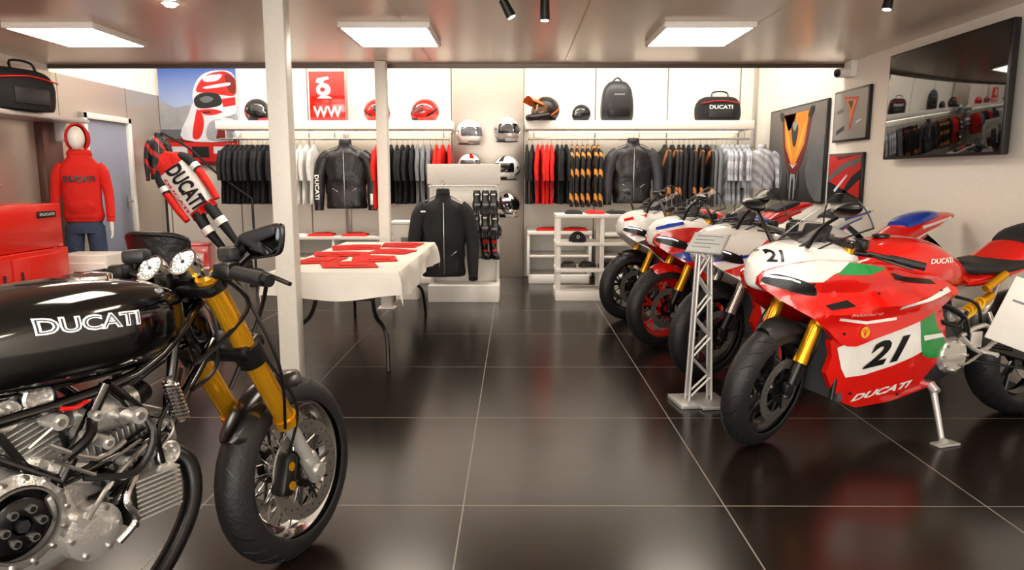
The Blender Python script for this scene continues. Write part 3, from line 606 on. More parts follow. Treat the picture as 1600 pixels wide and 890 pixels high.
    xb=B(M('exhaust_black','#131314',.3,metal=.4)).tube([(-.50,-.05,.56),(-.44,-.09,.50),(-.47,-.12,.38),(-.62,-.14,.24),(-.85,-.16,.2),(-1.2,-.2,.26),(-1.5,-.24,.34)],[.024,.024,.024,.024,.026,.04,.045],14,5).tube([(-.9,.05,.8),(-1.1,.12,.7),(-1.2,.16,.4),(-1.5,.24,.34)],[.024,.024,.03,.045],14,5).out('exhaust',par=r)
    mb=B(chrome); p=[]
    for i in range(90):
        a=i*.7;t=i/89; c0=V((-.53,-.165,.76)).lerp(V((-.505,-.165,.66)),t); p.append(c0+V((math.cos(a)*.018,math.sin(a)*.018,0)))
    mb.tube(p,.004,6).m(steel).cyl((-.53,-.165,.77),(-.503,-.165,.65),.009).out('coil_spring',par=r)
    oc=B(alu)
    for i in range(9): oc.box((-.585,-.10,.445+.012*i),(.12,.15,.005),.001)
    oc.m(black).box((-.65,-.10,.49),(.015,.15,.12),.004).out('oil_cooler',par=r)
    mb=B(black).tube([(-.62,-.1,.74),(-.6,-.19,.66),(-.66,-.2,.58),(-.76,-.17,.6)],.009,8,4).tube([(-.7,-.1,.76),(-.74,-.18,.7),(-.8,-.18,.66)],.012,8,4).tube([(-.42,-.06,.75),(-.5,-.14,.72),(-.58,-.18,.66),(-.56,-.16,.56)],.006,8,4).m(red).tube([(-.72,-.15,.765),(-.76,-.165,.76),(-.79,-.16,.765)],.005,8,3)
    mb.m(steel).tube([(-.66,-.17,.65),(-.74,-.19,.64),(-.83,-.18,.70)],.006,8,3).tube([(-.6,-.16,.62),(-.7,-.185,.58),(-.76,-.17,.5)],.006,8,3).m(chrome).tube([(-.64,-.17,.56),(-.68,-.19,.52),(-.66,-.19,.46),(-.7,-.18,.42)],.008,8,4)
    for (x,z,q) in ((-.62,.70,.02),(-.70,.66,.015),(-.66,.60,.012),(-.57,.66,.014),(-.74,.69,.016),(-.80,.74,.018),(-.72,.73,.012),(-.60,.60,.012)):
        mb.m(alu).cyl((x,-.12,z),(x,-.175,z),q).m(chrome).cyl((x,-.175,z),(x,-.18,z),q*.5,n=6)
    for (a,b_) in (((-.60,-.17,.70),(-.52,-.15,.66)),((-.70,-.18,.62),(-.62,-.17,.64)),((-.82,-.17,.66),(-.74,-.18,.60)),((-.86,-.16,.70),(-.80,-.17,.74))): mb.m(steel).tube([a,b_],.0045,6)
    mb.out('hose_set',par=r)
    cbb=B(alu).body([(-.58,.05,.66,.75),(-.66,.06,.66,.76),(-.74,.05,.67,.75)],e=3,y0=-.07).m(black).cyl((-.58,-.07,.71),(-.53,-.05,.72),.03).m(steel).cyl((-.64,-.12,.70),(-.64,-.15,.70),.018).out('carburettor',par=r)
    B(steel).tube([(-.98,.1,.45),(-1.2,.12,.4),(-1.46,.12,.315)],.024,10,3).tube([(-.98,-.1,.45),(-1.2,-.12,.4),(-1.46,-.12,.315)],.024,10,3).cyl((-1.46,-.15,.315),(-1.46,.15,.315),.02).m(black).tube([(-1.0,-.14,.42),(-1.02,-.22,.42)],.013).tube([(-1.0,.14,.42),(-1.02,.22,.42)],.013).m(steel).tube([(-.9,.14,.36),(-.92,.26,.01)],.012).out('swingarm',par=r)
    return r
cafe((-.75,2.24),rad(62),8)

# ---------------- garments
def hanging(mat,long=False,name='shirt',lab='shirt on a hanger',L=.72):
    b=B(mat); l=L
    b.rings([(-.035,.012,.045),(-.07,.016,.10),(-.11,.02,.18),(-.16,.022,.215),(-.3,.02,.215),(-l*.7,.022,.22),(-l,.025,.23)],n=20,wr=.25)
    sl=.62 if long else .32
    for s in (-1,1): b.tube([(0,s*.20,-.12),(.004,s*.235,-.2),(-.004,s*.25,-.12-sl*.6),(.003,s*.25,-.13-sl)],[.028,.036,.034,.03],12,3,flat=(1,.75))
    o=b.out(name,label=lab,cat='clothing')
    B(steel).tube([(0,.0,-.03),(0,0,-.008),(0,-.012,.008),(0,0,.018),(0,.012,.012)],.0022,6,3).out('hanger',par=o)
    return o
def row(mat,x0,x1,n,y,z,name,lab,group,long=False,L=.72):
    src=None
    for i in range(n):
        x=x0+(x1-x0)*i/max(1,n-1)+random.uniform(-.006,.006); rz=random.uniform(-.12,.12)
        if src is None:
            src=hanging(mat,long,name,lab,L); src.location=(x,y,z); src.rotation_euler=(0,0,rz); src['group']=group
        else: clone(src,(x,y,z+random.uniform(-.004,0)),rz)
YR,ZR=8.5,1.66
row(clothb,-3.38,-2.86,10,YR,ZR,'shirt','black cotton t-shirt hanging on rail','black shirts on the rail')
row(clothw,-2.6,-2.36,4,YR,ZR,'shirt','white cotton t-shirt hanging on rail','white shirts on the rail')
row(clothr,-1.62,-1.54,2,YR,ZR,'shirt','red t-shirt hanging on rail','red shirts on the rail',L=.78)
row(clothb,-1.46,-1.2,5,YR,ZR,'shirt','black t-shirt hanging among grey ones','dark shirts on the rail')
row(clothg,-1.15,-1.0,3,YR,ZR,'shirt','grey t-shirt hanging on rail','grey shirts on the rail')
row(clothr,-.93,-.78,3,YR,ZR,'shirt','red t-shirt at the rail end','red shirts at rail end')
row(clothb,.14,.2,2,YR,ZR,'shirt','black t-shirt at rail end','black shirts at the second rail')
row(clothr,.27,.43,4,YR,ZR,'shirt','red polo shirt hanging on rail','red polo shirts on the rail')
row(clothb,.49,.6,3,YR,ZR,'shirt','dark t-shirt hanging beside red polos','dark shirts beside the red polos')
row(clotho,.67,.97,6,YR,ZR,'shirt','black shirt with orange chevrons on rail','black and orange shirts',True)
row(clotho2,1.75,1.92,3,YR,ZR,'jacket','black riding jacket with thin orange accents','black and orange jackets',True,.66)
row(clothb,1.98,2.04,2,YR,ZR,'jacket','plain black riding jacket on rail','plain black jackets',True,.66)
row(clotho2,2.10,2.25,3,YR,ZR,'jacket','black riding jacket with orange flashes on rail','black jackets with orange flashes',True,.66)
row(clothg,2.31,2.36,2,YR,ZR,'shirt','mid grey sweatshirt on rail','grey sweatshirts on the rail',True)
row(clothgs,2.42,2.72,6,YR,ZR,'shirt','light grey marl shirt on rail','pale shirts on the rail')
def jacket(loc,lab,mat=leath,sc=1,rz=0,acc=None,word=None,hood=False,sleeve=None,legs=False,name='jacket',tilt=0,wordc=wht,sleevebent=0,hanger=True,xw=1,zl=1,spread=1):
    r=root(name,lab,'clothing',loc,rz,sc=sc,rot=(0,tilt,rz))
    r.scale=(sc*xw,sc,sc*zl)
    b=B(mat).rings([(0,.065,.05),(-.05,.08,.06),(-.075,.13,.07),(-.11,.20,.085),(-.18,.24,.10),(-.35,.225,.105),(-.52,.215,.10),(-.66,.225,.105),(-.70,.215,.10)],n=32,wr=.2)
    b.m(steel).box((0,-.112,-.38),(.008,.006,.6),.002).box((-.1,-.108,-.5),(.07,.006,.006),.002,R=Matrix.Rotation(.6,4,'Y')).box((.1,-.108,-.5),(.07,.006,.006),.002,R=Matrix.Rotation(-.6,4,'Y'))
    b.out('torso',par=r)
    for s in (-1,1):
        sb=B(sleeve or mat).tube([(s*.17,0,-.13),(s*.24,0,-.2),(s*(.24+.05*spread),-.02,-.40),(s*(.24+.05*spread),-.05-sleevebent*.1,-.56),(s*(.23+.06*spread),-.06-sleevebent*.2,-.70)],[.075,.08,.068,.058,.046],16,4)
        if acc: sb.m(acc).tube([(s*.235,-.015,-.16),(s*(.24+.05*spread),-.03,-.32)],[.07,.067],14)
        sb.m(black).tube([(s*(.23+.06*spread),-.062-sleevebent*.1,-.685),(s*(.23+.06*spread),-.064-sleevebent*.2,-.72)],.048,14)
        sb.out('sleeve',par=r)
    B(mat).lathe([(0,.07),(.03,.068),(.045,.06),(.03,.055),(0,.055)],(0,0,-.01),(0,0,1),20).out('collar',par=r)
    if word: B(wordc).text(word,0,-.26,.3,.05,lambda u,v:(u,-.122+u*u*.5,v),0,.03,.03).out('lettering',par=r)
    if hanger:
        B(steel).tube([(0,0,-.02),(0,0,.05),(.02,0,.075),(0,0,.1),(-.02,0,.085)],.003,6,4).tube([(-.18,0,-.07),(0,0,.0),(.18,0,-.07)],.006,6).out('hanger',par=r)
    return r
jk=jacket((-1.98,8.42,1.64),'black leather riding jacket with white sleeve lettering on hanger',leath,1.08)
B(wht).text('DUCATI',0,0,.26,.045,lambda u,v:(-.29+v,-.125,-.47-u),0,.03).out('lettering',par=jk)
B(wht).box((.29,-.11,-.6),(.03,.01,.12),.004).out('price_tag',par=jk)
jacket((1.37,8.42,1.66),'black leather riding jacket with grey panels on hanger',leath,1.02,sleeve=M('charcoal_leather','#33343a',.5,bump=.4,bs=14))
jkk=jacket((-.70,6.93,1.10),'black textile riding jacket hanging on display stand',clothb,1.05,.12,xw=.92,zl=1.1,spread=1.0,sleevebent=.2)
B(wht).box((-.2,-.116,-.15),(.05,.004,.012),.001).out('badge',par=jkk)
jacket((2.86,8.4,1.6),'pale grey hooded top hanging near corner',clothgs,.7)
for nm,x0,x1 in (('l',-3.5,-.74),('r',.12,2.78)):
    r=root('wall_shelf','long white wall shelf with lit underside and hanging rail','shelf',((x0+x1)/2,8.72,0))
    w=x1-x0
    B(white).box((0,0,1.85),(w,.54,.10),.006).out('board',par=r)
    B(steel).cyl((-w/2+.03,-.22,1.69),(w/2-.03,-.22,1.69),.012).out('rail',par=r)
    for k in (-1,0,1):
        B(steel).tube([(k*(w/2-.1),.2,1.72),(k*(w/2-.1),-.22,1.69)],.01).cyl((k*(w/2-.1),-.22,1.69),(k*(w/2-.1),-.22,1.8),.008).out('bracket',par=r)
    B(M('led_strip_glow','#fff2dd',.5,emit=9)).box((0,.2,1.796),(w-.1,.03,.012),.002).out('led_strip',par=r)
def lowunit(x0,x1,h,lab,y=8.62,d=.6,cells=4):
    r=root('low_cabinet',lab,'cabinet',((x0+x1)/2,y,0)); w=x1-x0
    B(white).box((0,0,h-.02),(w,d,.04)).box((0,0,.05),(w-.04,d-.04,.10)).box((0,d/2-.01,h/2),(w,.02,h-.06)).box((0,0,h*.52),(w-.04,d-.04,.025)).out('carcass',par=r)
    for i in range(cells+1): B(white).box((-w/2+.015+(w-.03)*i/cells,0,h/2+.04),(.03,d-.02,h-.1)).out('divider',par=r)
    return r
lowunit(-2.75,-.95,.56,'long low white open shelf cabinet under clothes',cells=3)
lowunit(.14,.9,.62,'small low white open shelf cabinet under clothes',cells=1)
lowunit(1.0,2.9,.6,'low white open shelf cabinet behind motorcycles',cells=3)
def folded(loc,mat,lab,s=(.3,.24,.03),rz=0,grp=None,cat='clothing',name='folded_shirt'):
    b=B(mat)
    def f(u,v):
        x=(u-.5)*s[0];y=(v-.5)*s[1]; e=min(u,1-u,v,1-v); return (x,y,s[2]*min(1,(e*8)**.5)+.004*noise.noise(V((x*14,y*14,loc[0]*9))))
    b.surf(f,14,12).surf(lambda u,v:((u-.5)*s[0],(v-.5)*s[1],0),1,1)
    b.surf(lambda u,v:((u-.5)*s[0]*.55,(.05+.38*v)*s[1],s[2]+.006*math.sin(pi*u)+.002),8,4)
    b.out(name,loc=loc,rz=rz,label=lab,cat=cat,group=grp)
for x,y,z,m,l in ((-2.3,8.45,.56,clothr,'red folded shirt on low cabinet'),(-1.9,8.45,.56,clothr,'red folded shirt beside another on cabinet'),(-1.5,8.45,.56,clothg,'grey folded shirt on low cabinet'),(.4,8.5,.62,clothr,'red folded shirt on small white cabinet'),(.72,8.5,.62,clothr,'folded red cap on small white cabinet'),(1.5,8.5,.6,clothb,'black folded shirt on cabinet'),(-2.6,8.45,.56,clothw,'white folded shirt on low cabinet')):
    folded((x,y,z),m,l,grp='folded shirts on cabinets')
B(M('satin_steel_panel','#bdb4aa',.35,metal=.6)).box((-.33,8.93,1.9),(.86,.1,3.8),.004).out('wall_panel',label='tall satin steel panel holding helmets on brackets',cat='wall panel')
for x in (-2.1,2.95):
    B(M('satin_steel_strip','#b4aea7',.35,metal=.6)).box((x,8.985,1.95),(.07 if x<0 else .05,.02,3.8),.003).out('wall_panel',label='narrow vertical satin steel strip on white wall',cat='wall panel')

def helmet(loc,rz,shell,acc,visor,lab,sc=1,mx=False,group=None,rot=None,acc2=None,stripe=True):
    r=root('helmet',lab,'helmet',loc,rz,sc=sc,group=group,rot=rot)
    def hp(az,el,k=1):
        ca,sa=math.cos(el),math.sin(el); fr=max(0,math.cos(az))
        rx,ry,rz_=.125,.15+.03*fr*max(0,-sa*2+.2),.135
        z=max(-.105,sa*rz_)
        return V((math.sin(az)*ca*rx*k,-math.cos(az)*ca*ry*k,z*k))
    def patch(b,a0,a1,e0,e1,k,nu=16,nv=12): b.surf(lambda u,v:hp(rad(a0+(a1-a0)*u),rad(e0+(e1-e0)*v),k),nu,nv)
    b=B(shell); patch(b,-180,180,-62,90,1,36,20)
    b.m(acc)
    if stripe: patch(b,-14,14,34,88,1.012,6,8); patch(b,166,194,-40,88,1.012,6,12)
    b.surf(lambda u,v:hp(rad(78+50*u),rad(-30+10*v+35*u),1.012),8,4); b.surf(lambda u,v:hp(rad(-78-50*u),rad(-30+10*v+35*u),1.012),8,4)
    b.m(acc2 or acc); patch(b,-40,40,-50,-34,1.015,14,5)
    b.m(black).lathe([(-.106,.06),(-.108,.10),(-.10,.115)],(0,0,0),(0,0,1),28)
    b.out('shell',par=r)
    if mx:
        B(acc).surf(lambda u,v:V(((u-.5)*(.2-.04*v),-.11-.13*v,.085+.04*v-.05*(2*u-1)**2)),10,6).surf(lambda u,v:V(((u-.5)*(.2-.04*v),-.11-.13*v,.08+.04*v-.05*(2*u-1)**2)),10,6).out('peak',par=r)
        B(shell).tube([(-.11,-.06,-.06),(-.07,-.17,-.08),(0,-.21,-.085),(.07,-.17,-.08),(.11,-.06,-.06)],[.03,.032,.034,.032,.03],12,4).m(black).box((0,-.235,-.08),(.06,.02,.03),.006).out('chin_guard',par=r)
        b=B(visor); patch(b,-62,62,-22,24,1.0,16,8); b.surf(lambda u,v:hp(rad(-58+116*u),rad(-18+38*v),1.04),14,6).out('goggles',par=r)
    else:
        b=B(visor); patch(b,-66,66,-12,26,1.03,20,8); b.m(steel).cyl((-.125,-.02,.02),(-.134,-.02,.02),.014).cyl((.125,-.02,.02),(.134,-.02,.02),.014); b.out('visor',par=r)
    return r
vis=M('dark_visor','#0c0d10',.05,coat=1)
redv=M('red_visor','#6a0f0c',.08,coat=1); grv=M('grey_visor','#4a4d52',.06,coat=1)
hs=[((-3.05,8.6,2.013),.9,black,red,'black and red full face helmet on shelf',vis),((-1.64,8.62,2.013),1.0,red,black,'red and black full face helmet on shelf',vis),((-1.06,8.6,2.013),-1.1,red,black,'glossy red full face helmet on shelf',redv)]
for l,rz,a,c,t,vv in hs: helmet(l,rz,a,c,vv,t,1.1,stripe=False)
helmet((.36,8.55,2.025),-.9,black,orange,M('goggle_lens','#5a3a16',.1),'black and orange motocross helmet with peak',1.15,True,acc2=orange)
helmet((.78,8.6,1.985),-.8,black,dgrey,vis,'small matt black helmet on shelf',.8,stripe=False)
hw=[(-.55,1.76,wht,lgrey,'white full face helmet on steel panel',1.2,.5,grv),(-.1,1.79,lgrey,wht,'silver and black helmet on steel panel',1.2,.4,vis),(-.1,1.34,wht,black,'black and white helmet on steel panel',1.2,-.5,vis),(-.1,.90,chrome,wht,'chrome and black helmet on steel panel',1.2,.4,vis),(-.55,1.38,wht,red,'white helmet with red chin on steel panel',1.1,.3,grv)]
for x,z,a,c,t,s,rz,vv in hw:
    h=helmet((x,8.63,z),rz,a,c,vv,t,s,acc2=red if 'red' in t else None)
    B(steel).tube([(0,.0,-.07),(math.sin(rz)*.28/s,math.cos(rz)*.28/s,-.07)],.012).out('bracket',par=h)

sg=root('sign','red square sign with white lettering and emblem','sign',(-2.23,8.66,1.9))
B(red).box((0,0,.29),(.42,.03,.58),.004).out('board',par=sg)
sf=lambda u,v:(u,-.0165,v)
s_=B(wht); s_.text('WW',0,.115,.34,.13,sf,0,.02); s_.poly([(-.04+.085*math.cos(a),.37+.075*math.sin(a)) for a in [2*pi*i/20 for i in range(20)]],sf,1); s_.poly([(-.13,.45),(-.11,.50),(.02,.52),(.03,.49),(-.03,.475),(-.04,.44)],sf,1); s_.poly([(-.12,.27),(-.08,.295),(.02,.295),(.06,.27)],sf,1)
s_.m(red).poly([(-.05+.03*math.cos(a),.37+.028*math.sin(a)) for a in [2*pi*i/16 for i in range(16)]],lambda u,v:(u,-.018,v),1)
s_.out('lettering',par=sg)
def duffel(loc,rz,lab,sc=1,word=None):
    r=root('bag',lab,'bag',loc,rz,sc=sc)
    B(clothb).rings([(0,.27,.13),(.06,.29,.15),(.2,.285,.15),(.28,.24,.12),(.31,.17,.07)],n=32,e=3,wr=.05).out('body',par=r)
    B(clothr).tube([(-.25,-.14,.22),(0,-.155,.25),(.25,-.14,.22)],.006,6,4).m(dgrey).box((0,-.152,.1),(.3,.01,.12),.004).out('pocket',par=r)
    B(black).tube([(-.1,-.1,.25),(-.09,-.06,.36),(.09,-.06,.36),(.1,-.1,.25)],.01,8,4).out('handle',par=r)
    if word: B(wht).text(word,0,.17,.3,.05,lambda u,v:(u,-.165,v),0,.03).out('lettering',par=r)
    return r
duffel((-4.10,6.0,1.80),rad(75),'black and red duffel bag on wall shelf',1.05)
duffel((2.39,8.62,1.9),0,'black helmet bag with white lettering on shelf',.9,'DUCATI')
bp=root('backpack','dark grey riding backpack standing on shelf','backpack',(1.2,8.62,1.9),.1)
B(dgrey).rings([(0,.17,.09),(.05,.19,.11),(.2,.19,.12),(.36,.165,.1),(.44,.11,.06),(.46,.06,.03)],n=28,e=3).out('body',par=bp)
B(black).rings([(.05,.13,.03),(.12,.145,.04),(.2,.12,.03)],n=20,e=3,c=(0,-.11,0)).m(lgrey).text('DUCATI',0,.3,.12,.02,lambda u,v:(u,-.125,v),0,.02).out('pocket',par=bp)
B(black).tube([(-.06,0,.45),(0,0,.5),(.06,0,.45)],.01,8,4).out('handle',par=bp)
def boot(loc,rz,lab,sc=1,m=black,a=grey,grp=None):
    r=root('boot',lab,'boot',loc,rz,group=grp,sc=sc)
    B(m).rings([(.015,.045,.13,0,-.05),(.05,.048,.13,0,-.05),(.085,.046,.10,0,-.02),(.12,.045,.065,0,.02),(.2,.048,.055,0,.035),(.28,.056,.06,0,.035)],n=20).m(a).box((0,-.06,.1),(.06,.06,.02),.008,R=Matrix.Rotation(.5,4,'X')).box((0,-.02,.22),(.07,.02,.06),.008).out('upper',par=r)
    B(rub).rings([(0,.047,.135,0,-.05),(.02,.05,.138,0,-.05)],n=20,sub=1).out('sole',par=r)

def gradm(name,c0,c1,z0,z1):
    m=M(name,c0,.4); n=m.node_tree.nodes;l=m.node_tree.links;tc=n.new('ShaderNodeTexCoord');sp=n.new('ShaderNodeSeparateXYZ');mr=n.new('ShaderNodeMapRange');r=n.new('ShaderNodeValToRGB')
    l.new(tc.outputs['Object'],sp.inputs[0]);l.new(sp.outputs['Z'],mr.inputs[0]);mr.inputs[1].default_value=z0;mr.inputs[2].default_value=z1;l.new(mr.outputs[0],r.inputs[0]);r.color_ramp.elements[0].color=lin(c0);r.color_ramp.elements[1].color=lin(c1);l.new(r.outputs[0],n['Principled BSDF'].inputs['Base Color']);return m
def pic(name,lab,loc,rz,w,h,bg,shapes,frame=black,fw=.02):
    r=root(name,lab,'picture',loc,rz)
    B(frame).box((0,.0,0),(w,.03,h),.004).out('frame',par=r)
    b=B(bg).poly([(-w/2+fw,-h/2+fw),(w/2-fw,-h/2+fw),(w/2-fw,h/2-fw),(-w/2+fw,h/2-fw)],lambda u,v:(u,-.017,v),5)
    for i,(m,pts,sm) in enumerate(shapes):
        P=[((p[0]-.5)*(w-2*fw),(p[1]-.5)*(h-2*fw)) for p in pts]
        if sm: P=[p[:2] for p in cr([(a,c,0) for a,c in P],4,True)]
        P=[(max(-w/2+fw,min(w/2-fw,a)),max(-h/2+fw,min(h/2-fw,c))) for a,c in P]
        b.m(m).poly(P,lambda u,v:(u,-.0176-.0004*i,v),5)
    b.out('print',par=r); return r
flatr=M('print_red','#c8160f',.45,var=.4,bs=5);flatdr=M('print_dark_red','#6d0c0a',.45);flatw=M('print_white','#cfd2da',.45,var=.3,bs=6);flatk=M('print_black','#0c0c0e',.45);flatg=M('print_grey','#5d5f63',.45,var=.4,bs=5);flato=M('print_orange','#f08a1c',.45,var=.3,bs=5);flatb=M('print_blue','#2f4f80',.45);flatlg=M('print_light_grey','#94969c',.45,var=.35,bs=6);flaty=M('print_yellow','#f5b32a',.45)
pic('poster','large wall poster of a racer in red helmet under blue sky',(-3.9,8.98,2.0),0,.98,1.24,gradm('sky_print','#c8d6e8','#1c4ea6',-.3,.6),[
 (flatlg,[(0,.62),(.2,.58),(.4,.60),(.5,.52),(1,.5),(1,.3),(0,.3)],True),(flatg,[(0,.36),(1,.36),(1,.2),(0,.2)],False),(flatdr,[(0,.27),(1,.27),(1,0),(0,0)],False),(flatr,[(.0,.23),(1,.23),(1,.04),(0,.04)],False),
 (flatw,[(.02,.19),(.32,.19),(.32,.08),(.02,.08)],False),(flatk,[(.38,.19),(.6,.19),(.6,.08),(.38,.08)],False),(flatw,[(.66,.19),(.9,.19),(.9,.12),(.66,.12)],False),
 (flatw,[(.28,.26),(.36,.5),(.48,.66),(.62,.52),(.98,.44),(.99,.26)],True),(flatr,[(.40,.28),(.44,.46),(.50,.58),(.56,.44),(.5,.28)],True),(flatlg,[(.60,.26),(.62,.42),(.8,.45),(.92,.26)],True),(flatdr,[(.7,.27),(.74,.38),(.82,.38),(.84,.27)],False),
 (flatw,[(.44,.62),(.46,.78),(.58,.9),(.8,.94),(.98,.88),(.99,.55),(.8,.48),(.6,.48)],True),(flatr,[(.48,.74),(.60,.88),(.85,.93),(.99,.85),(.98,.70),(.8,.70),(.62,.72)],True),(flatdr,[(.86,.9),(.98,.86),(.98,.72),(.9,.74)],True),
 (flatk,[(.45,.66),(.56,.72),(.76,.71),(.80,.61),(.62,.57),(.48,.58)],True),(flatg,[(.52,.66),(.62,.69),(.70,.66),(.6,.62)],True),(flatr,[(.80,.66),(.98,.68),(.98,.6),(.82,.58)],False),(flatw,[(.60,.88),(.82,.9),(.76,.84),(.6,.83)],True),(flatw,[(.6,.78),(.9,.82),(.9,.79),(.62,.76)],True),(flatr,[(.5,.55),(.7,.56),(.80,.53),(.62,.50)],True),(flatk,[(.55,.535),(.66,.54),(.66,.525),(.56,.52)],False)],frame=lgrey,fw=.01)
bgk=gradm('dark_print','#1a1b1d','#77716c',-.5,.5)
pic('picture','large framed photo of orange motorcycle nose on grey',(XR-.02,7.93,1.5),rad(-90),1.58,1.03,bgk,[
 (flatg,[(.0,.0),(.25,.1),(.3,.4),(.1,.6),(0,.55)],True),(flatg,[(1,0),(.8,.1),(.72,.35),(.85,.6),(1,.62)],True),
 (flatk,[(.40,.0),(.39,.3),(.5,.42),(.61,.3),(.6,0)],True),(flatlg,[(.46,.0),(.455,.26),(.5,.34),(.545,.26),(.54,0)],True),(flatk,[(.475,.0),(.48,.2),(.5,.26),(.52,.2),(.525,0)],False),(flatg,[(.40,.3),(.43,.1),(.44,.1),(.42,.34)],False),(flatg,[(.60,.3),(.57,.1),(.56,.1),(.58,.34)],False),
 (flatdr,[(.26,.92),(.31,.55),(.42,.33),(.5,.28),(.60,.33),(.72,.6),(.78,.93),(.66,.66),(.5,.5),(.38,.66)],True),(flato,[(.28,.94),(.34,.58),(.48,.36),(.52,.36),(.68,.6),(.74,.94),(.56,.6),(.47,.58)],False),(flaty,[(.31,.9),(.37,.6),(.48,.42),(.44,.6)],False),(flaty,[(.71,.9),(.64,.62),(.53,.42),(.58,.62)],False),
 (flatw,[(.43,.40),(.5,.34),(.58,.40),(.5,.37)],False),(flatk,[(.44,.80),(.56,.80),(.53,.6),(.48,.6)],True),(flatlg,[(.46,.84),(.54,.84),(.52,.76),(.48,.76)],True),(flatk,[(.2,.97),(.26,.97),(.3,.88),(.24,.88)],True),(flatk,[(.76,.97),(.82,.97),(.78,.88),(.72,.88)],True)])
pic('picture','small framed photo of orange tail fairing on grey',(XR-.02,6.66,1.81),rad(-90),.68,.47,gradm('grey_print','#7a7674','#a8a39c',-.3,.3),[(flatk,[(.1,.1),(.35,.2),(.35,.3),(.1,.2)],False),(flatr,[(.3,.9),(.75,.85),(.62,.5),(.55,.2),(.5,.2),(.5,.5),(.42,.7)],False),(flato,[(.36,.85),(.68,.8),(.58,.55),(.52,.3),(.5,.55)],False),(flatk,[(.42,.8),(.6,.78),(.54,.6)],False),(flatw,[(.7,.35),(.85,.4),(.85,.36),(.7,.3)],False),(flatg,[(.1,.55),(.3,.6),(.28,.66),(.1,.62)],False)])
pic('picture','small framed close-up photo of red bodywork',(XR-.02,6.70,1.235),rad(-90),.68,.47,flatr,[(flatk,[(0,0),(.3,0),(.75,.55),(1,.7),(1,.5),(.6,.2),(.5,0),(1,0),(1,.1),(0,.45)],False),(flatg,[(.0,.55),(.4,.8),(1,.95),(1,.85),(.5,.7),(0,.42)],False),(flatw,[(.2,.25),(.6,.6),(.62,.56),(.25,.2)],False),(flatdr,[(.3,.9),(.9,1),(.6,1),(.2,.98)],False)])
tv=root('television','large flat wall mounted television with dark glossy screen','television',(XR-.09,5.15,1.795),rad(-90))
B(black).box((0,0,0),(1.42,.05,.81),.008).out('casing',par=tv); B(tvm).box((0,-.0262,.004),(1.39,.002,.775),.0005).out('screen',par=tv); B(black).box((0,.055,0),(.4,.07,.3)).out('wall_mount',par=tv)
sc_=root('security_camera','small white dome security camera on wall bracket','security camera',(XR-.03,6.72,2.2))
B(white).box((0,0,.025),(.06,.14,.15),.01).out('bracket',par=sc_); B(white).cyl((-.03,-.03,-.01),(-.14,-.06,-.02),.042,n=24).m(vis).cyl((-.14,-.06,-.02),(-.155,-.064,-.022),.036,n=24).out('camera_head',par=sc_)

# ---------------- table with cloth
TX0,TX1,TY0,TY1,TZ=-1.56,-.74,4.42,6.5,.66
r=root('table','folding table with black metal legs under white cloth','table',((TX0+TX1)/2,(TY0+TY1)/2,0))
tw_,td=TX1-TX0,TY1-TY0
B(white).box((0,0,TZ-.03),(tw_,td,.04),.01).out('table_top',par=r)
for sx in (-1,1):
    for sy in (-1,1):
        x=sx*(tw_/2-.10); y=sy*(td/2-.12)
        B(black).tube([(x*.6,y*.80,TZ-.06),(x*.62,y*.82,.44),(x*.72,y*.88,.33),(x*.98,y*.98,.24),(x*1.05,y+sy*.05,.0)],.014,10,5).out('leg',par=r)
for sy in (-1,1):
    y=sy*(td/2-.12); B(black).tube([(-(tw_/2-.1)*.62,y*.82,.44),((tw_/2-.1)*.62,y*.82,.44)],.01).tube([(0,y*.82,.44),(0,y*.3,TZ-.06)],.009).out('brace',par=r)
def cloth(u,v):
    e=.17; X=-tw_/2-e+(tw_+2*e)*u; Y=-td/2-e+(td+2*e)*v
    cx=max(-tw_/2,min(tw_/2,X)); cy=max(-td/2,min(td/2,Y)); dx,dy=X-cx,Y-cy; d=math.hypot(dx,dy); 
    wv=.5+.5*math.sin(X*11+math.sin(Y*5))*math.sin(Y*9+X*3)
    k=min(1,d/.05)
    px=cx+(math.copysign(.012+.04*d/.17*wv,dx) if dx else 0)*k; py=cy+(math.copysign(.012+.03*d/.17*wv,dy) if dy else 0)*k
    return (px,py,TZ+.002+.0015*noise.noise(V((X*4,Y*4,0)))-max(0,d-.01)*(1+.12*math.sin(X*7+Y*4)))
B(linen).surf(cloth,60,90).out('tablecloth',loc=((TX0+TX1)/2,(TY0+TY1)/2,0),label='white tablecloth draped over folding table',cat='tablecloth')
for i,(x,y,rz,sx,sy) in enumerate(((-1.13,4.74,.2,.38,.26),(-1.40,5.0,-.1,.26,.34),(-1.02,5.12,.3,.36,.30),(-1.34,5.42,.1,.42,.30),(-1.0,5.6,-.15,.34,.32),(-1.32,5.92,.2,.42,.34),(-.98,6.14,-.1,.36,.32))):
    b=B(clothr); j=lambda: random.uniform(-.04,.04)
    q=[(-sx/2+j(),-sy/2+j()),(sx/2+j(),-sy/2+j()),(sx/2+j(),sy/2+j()),(0,sy/2+.05+j()),(-sx/2+j(),sy/2+j())]
    b.poly(q,lambda u,v,k=0:(u,v,.008+k+.002*noise.noise(V((u*9,v*9,i)))),.05,skirt=.006)
    b.poly([(a*.5+.03,c*.5) for a,c in q],lambda u,v,k=0:(u,v,.0125+k),.1,skirt=.003)
    b.out('folded_shirt',loc=(x,y,TZ+.004),rz=rz,label='flat red folded t-shirt laid on white tablecloth',cat='clothing',group='red shirts on the table')

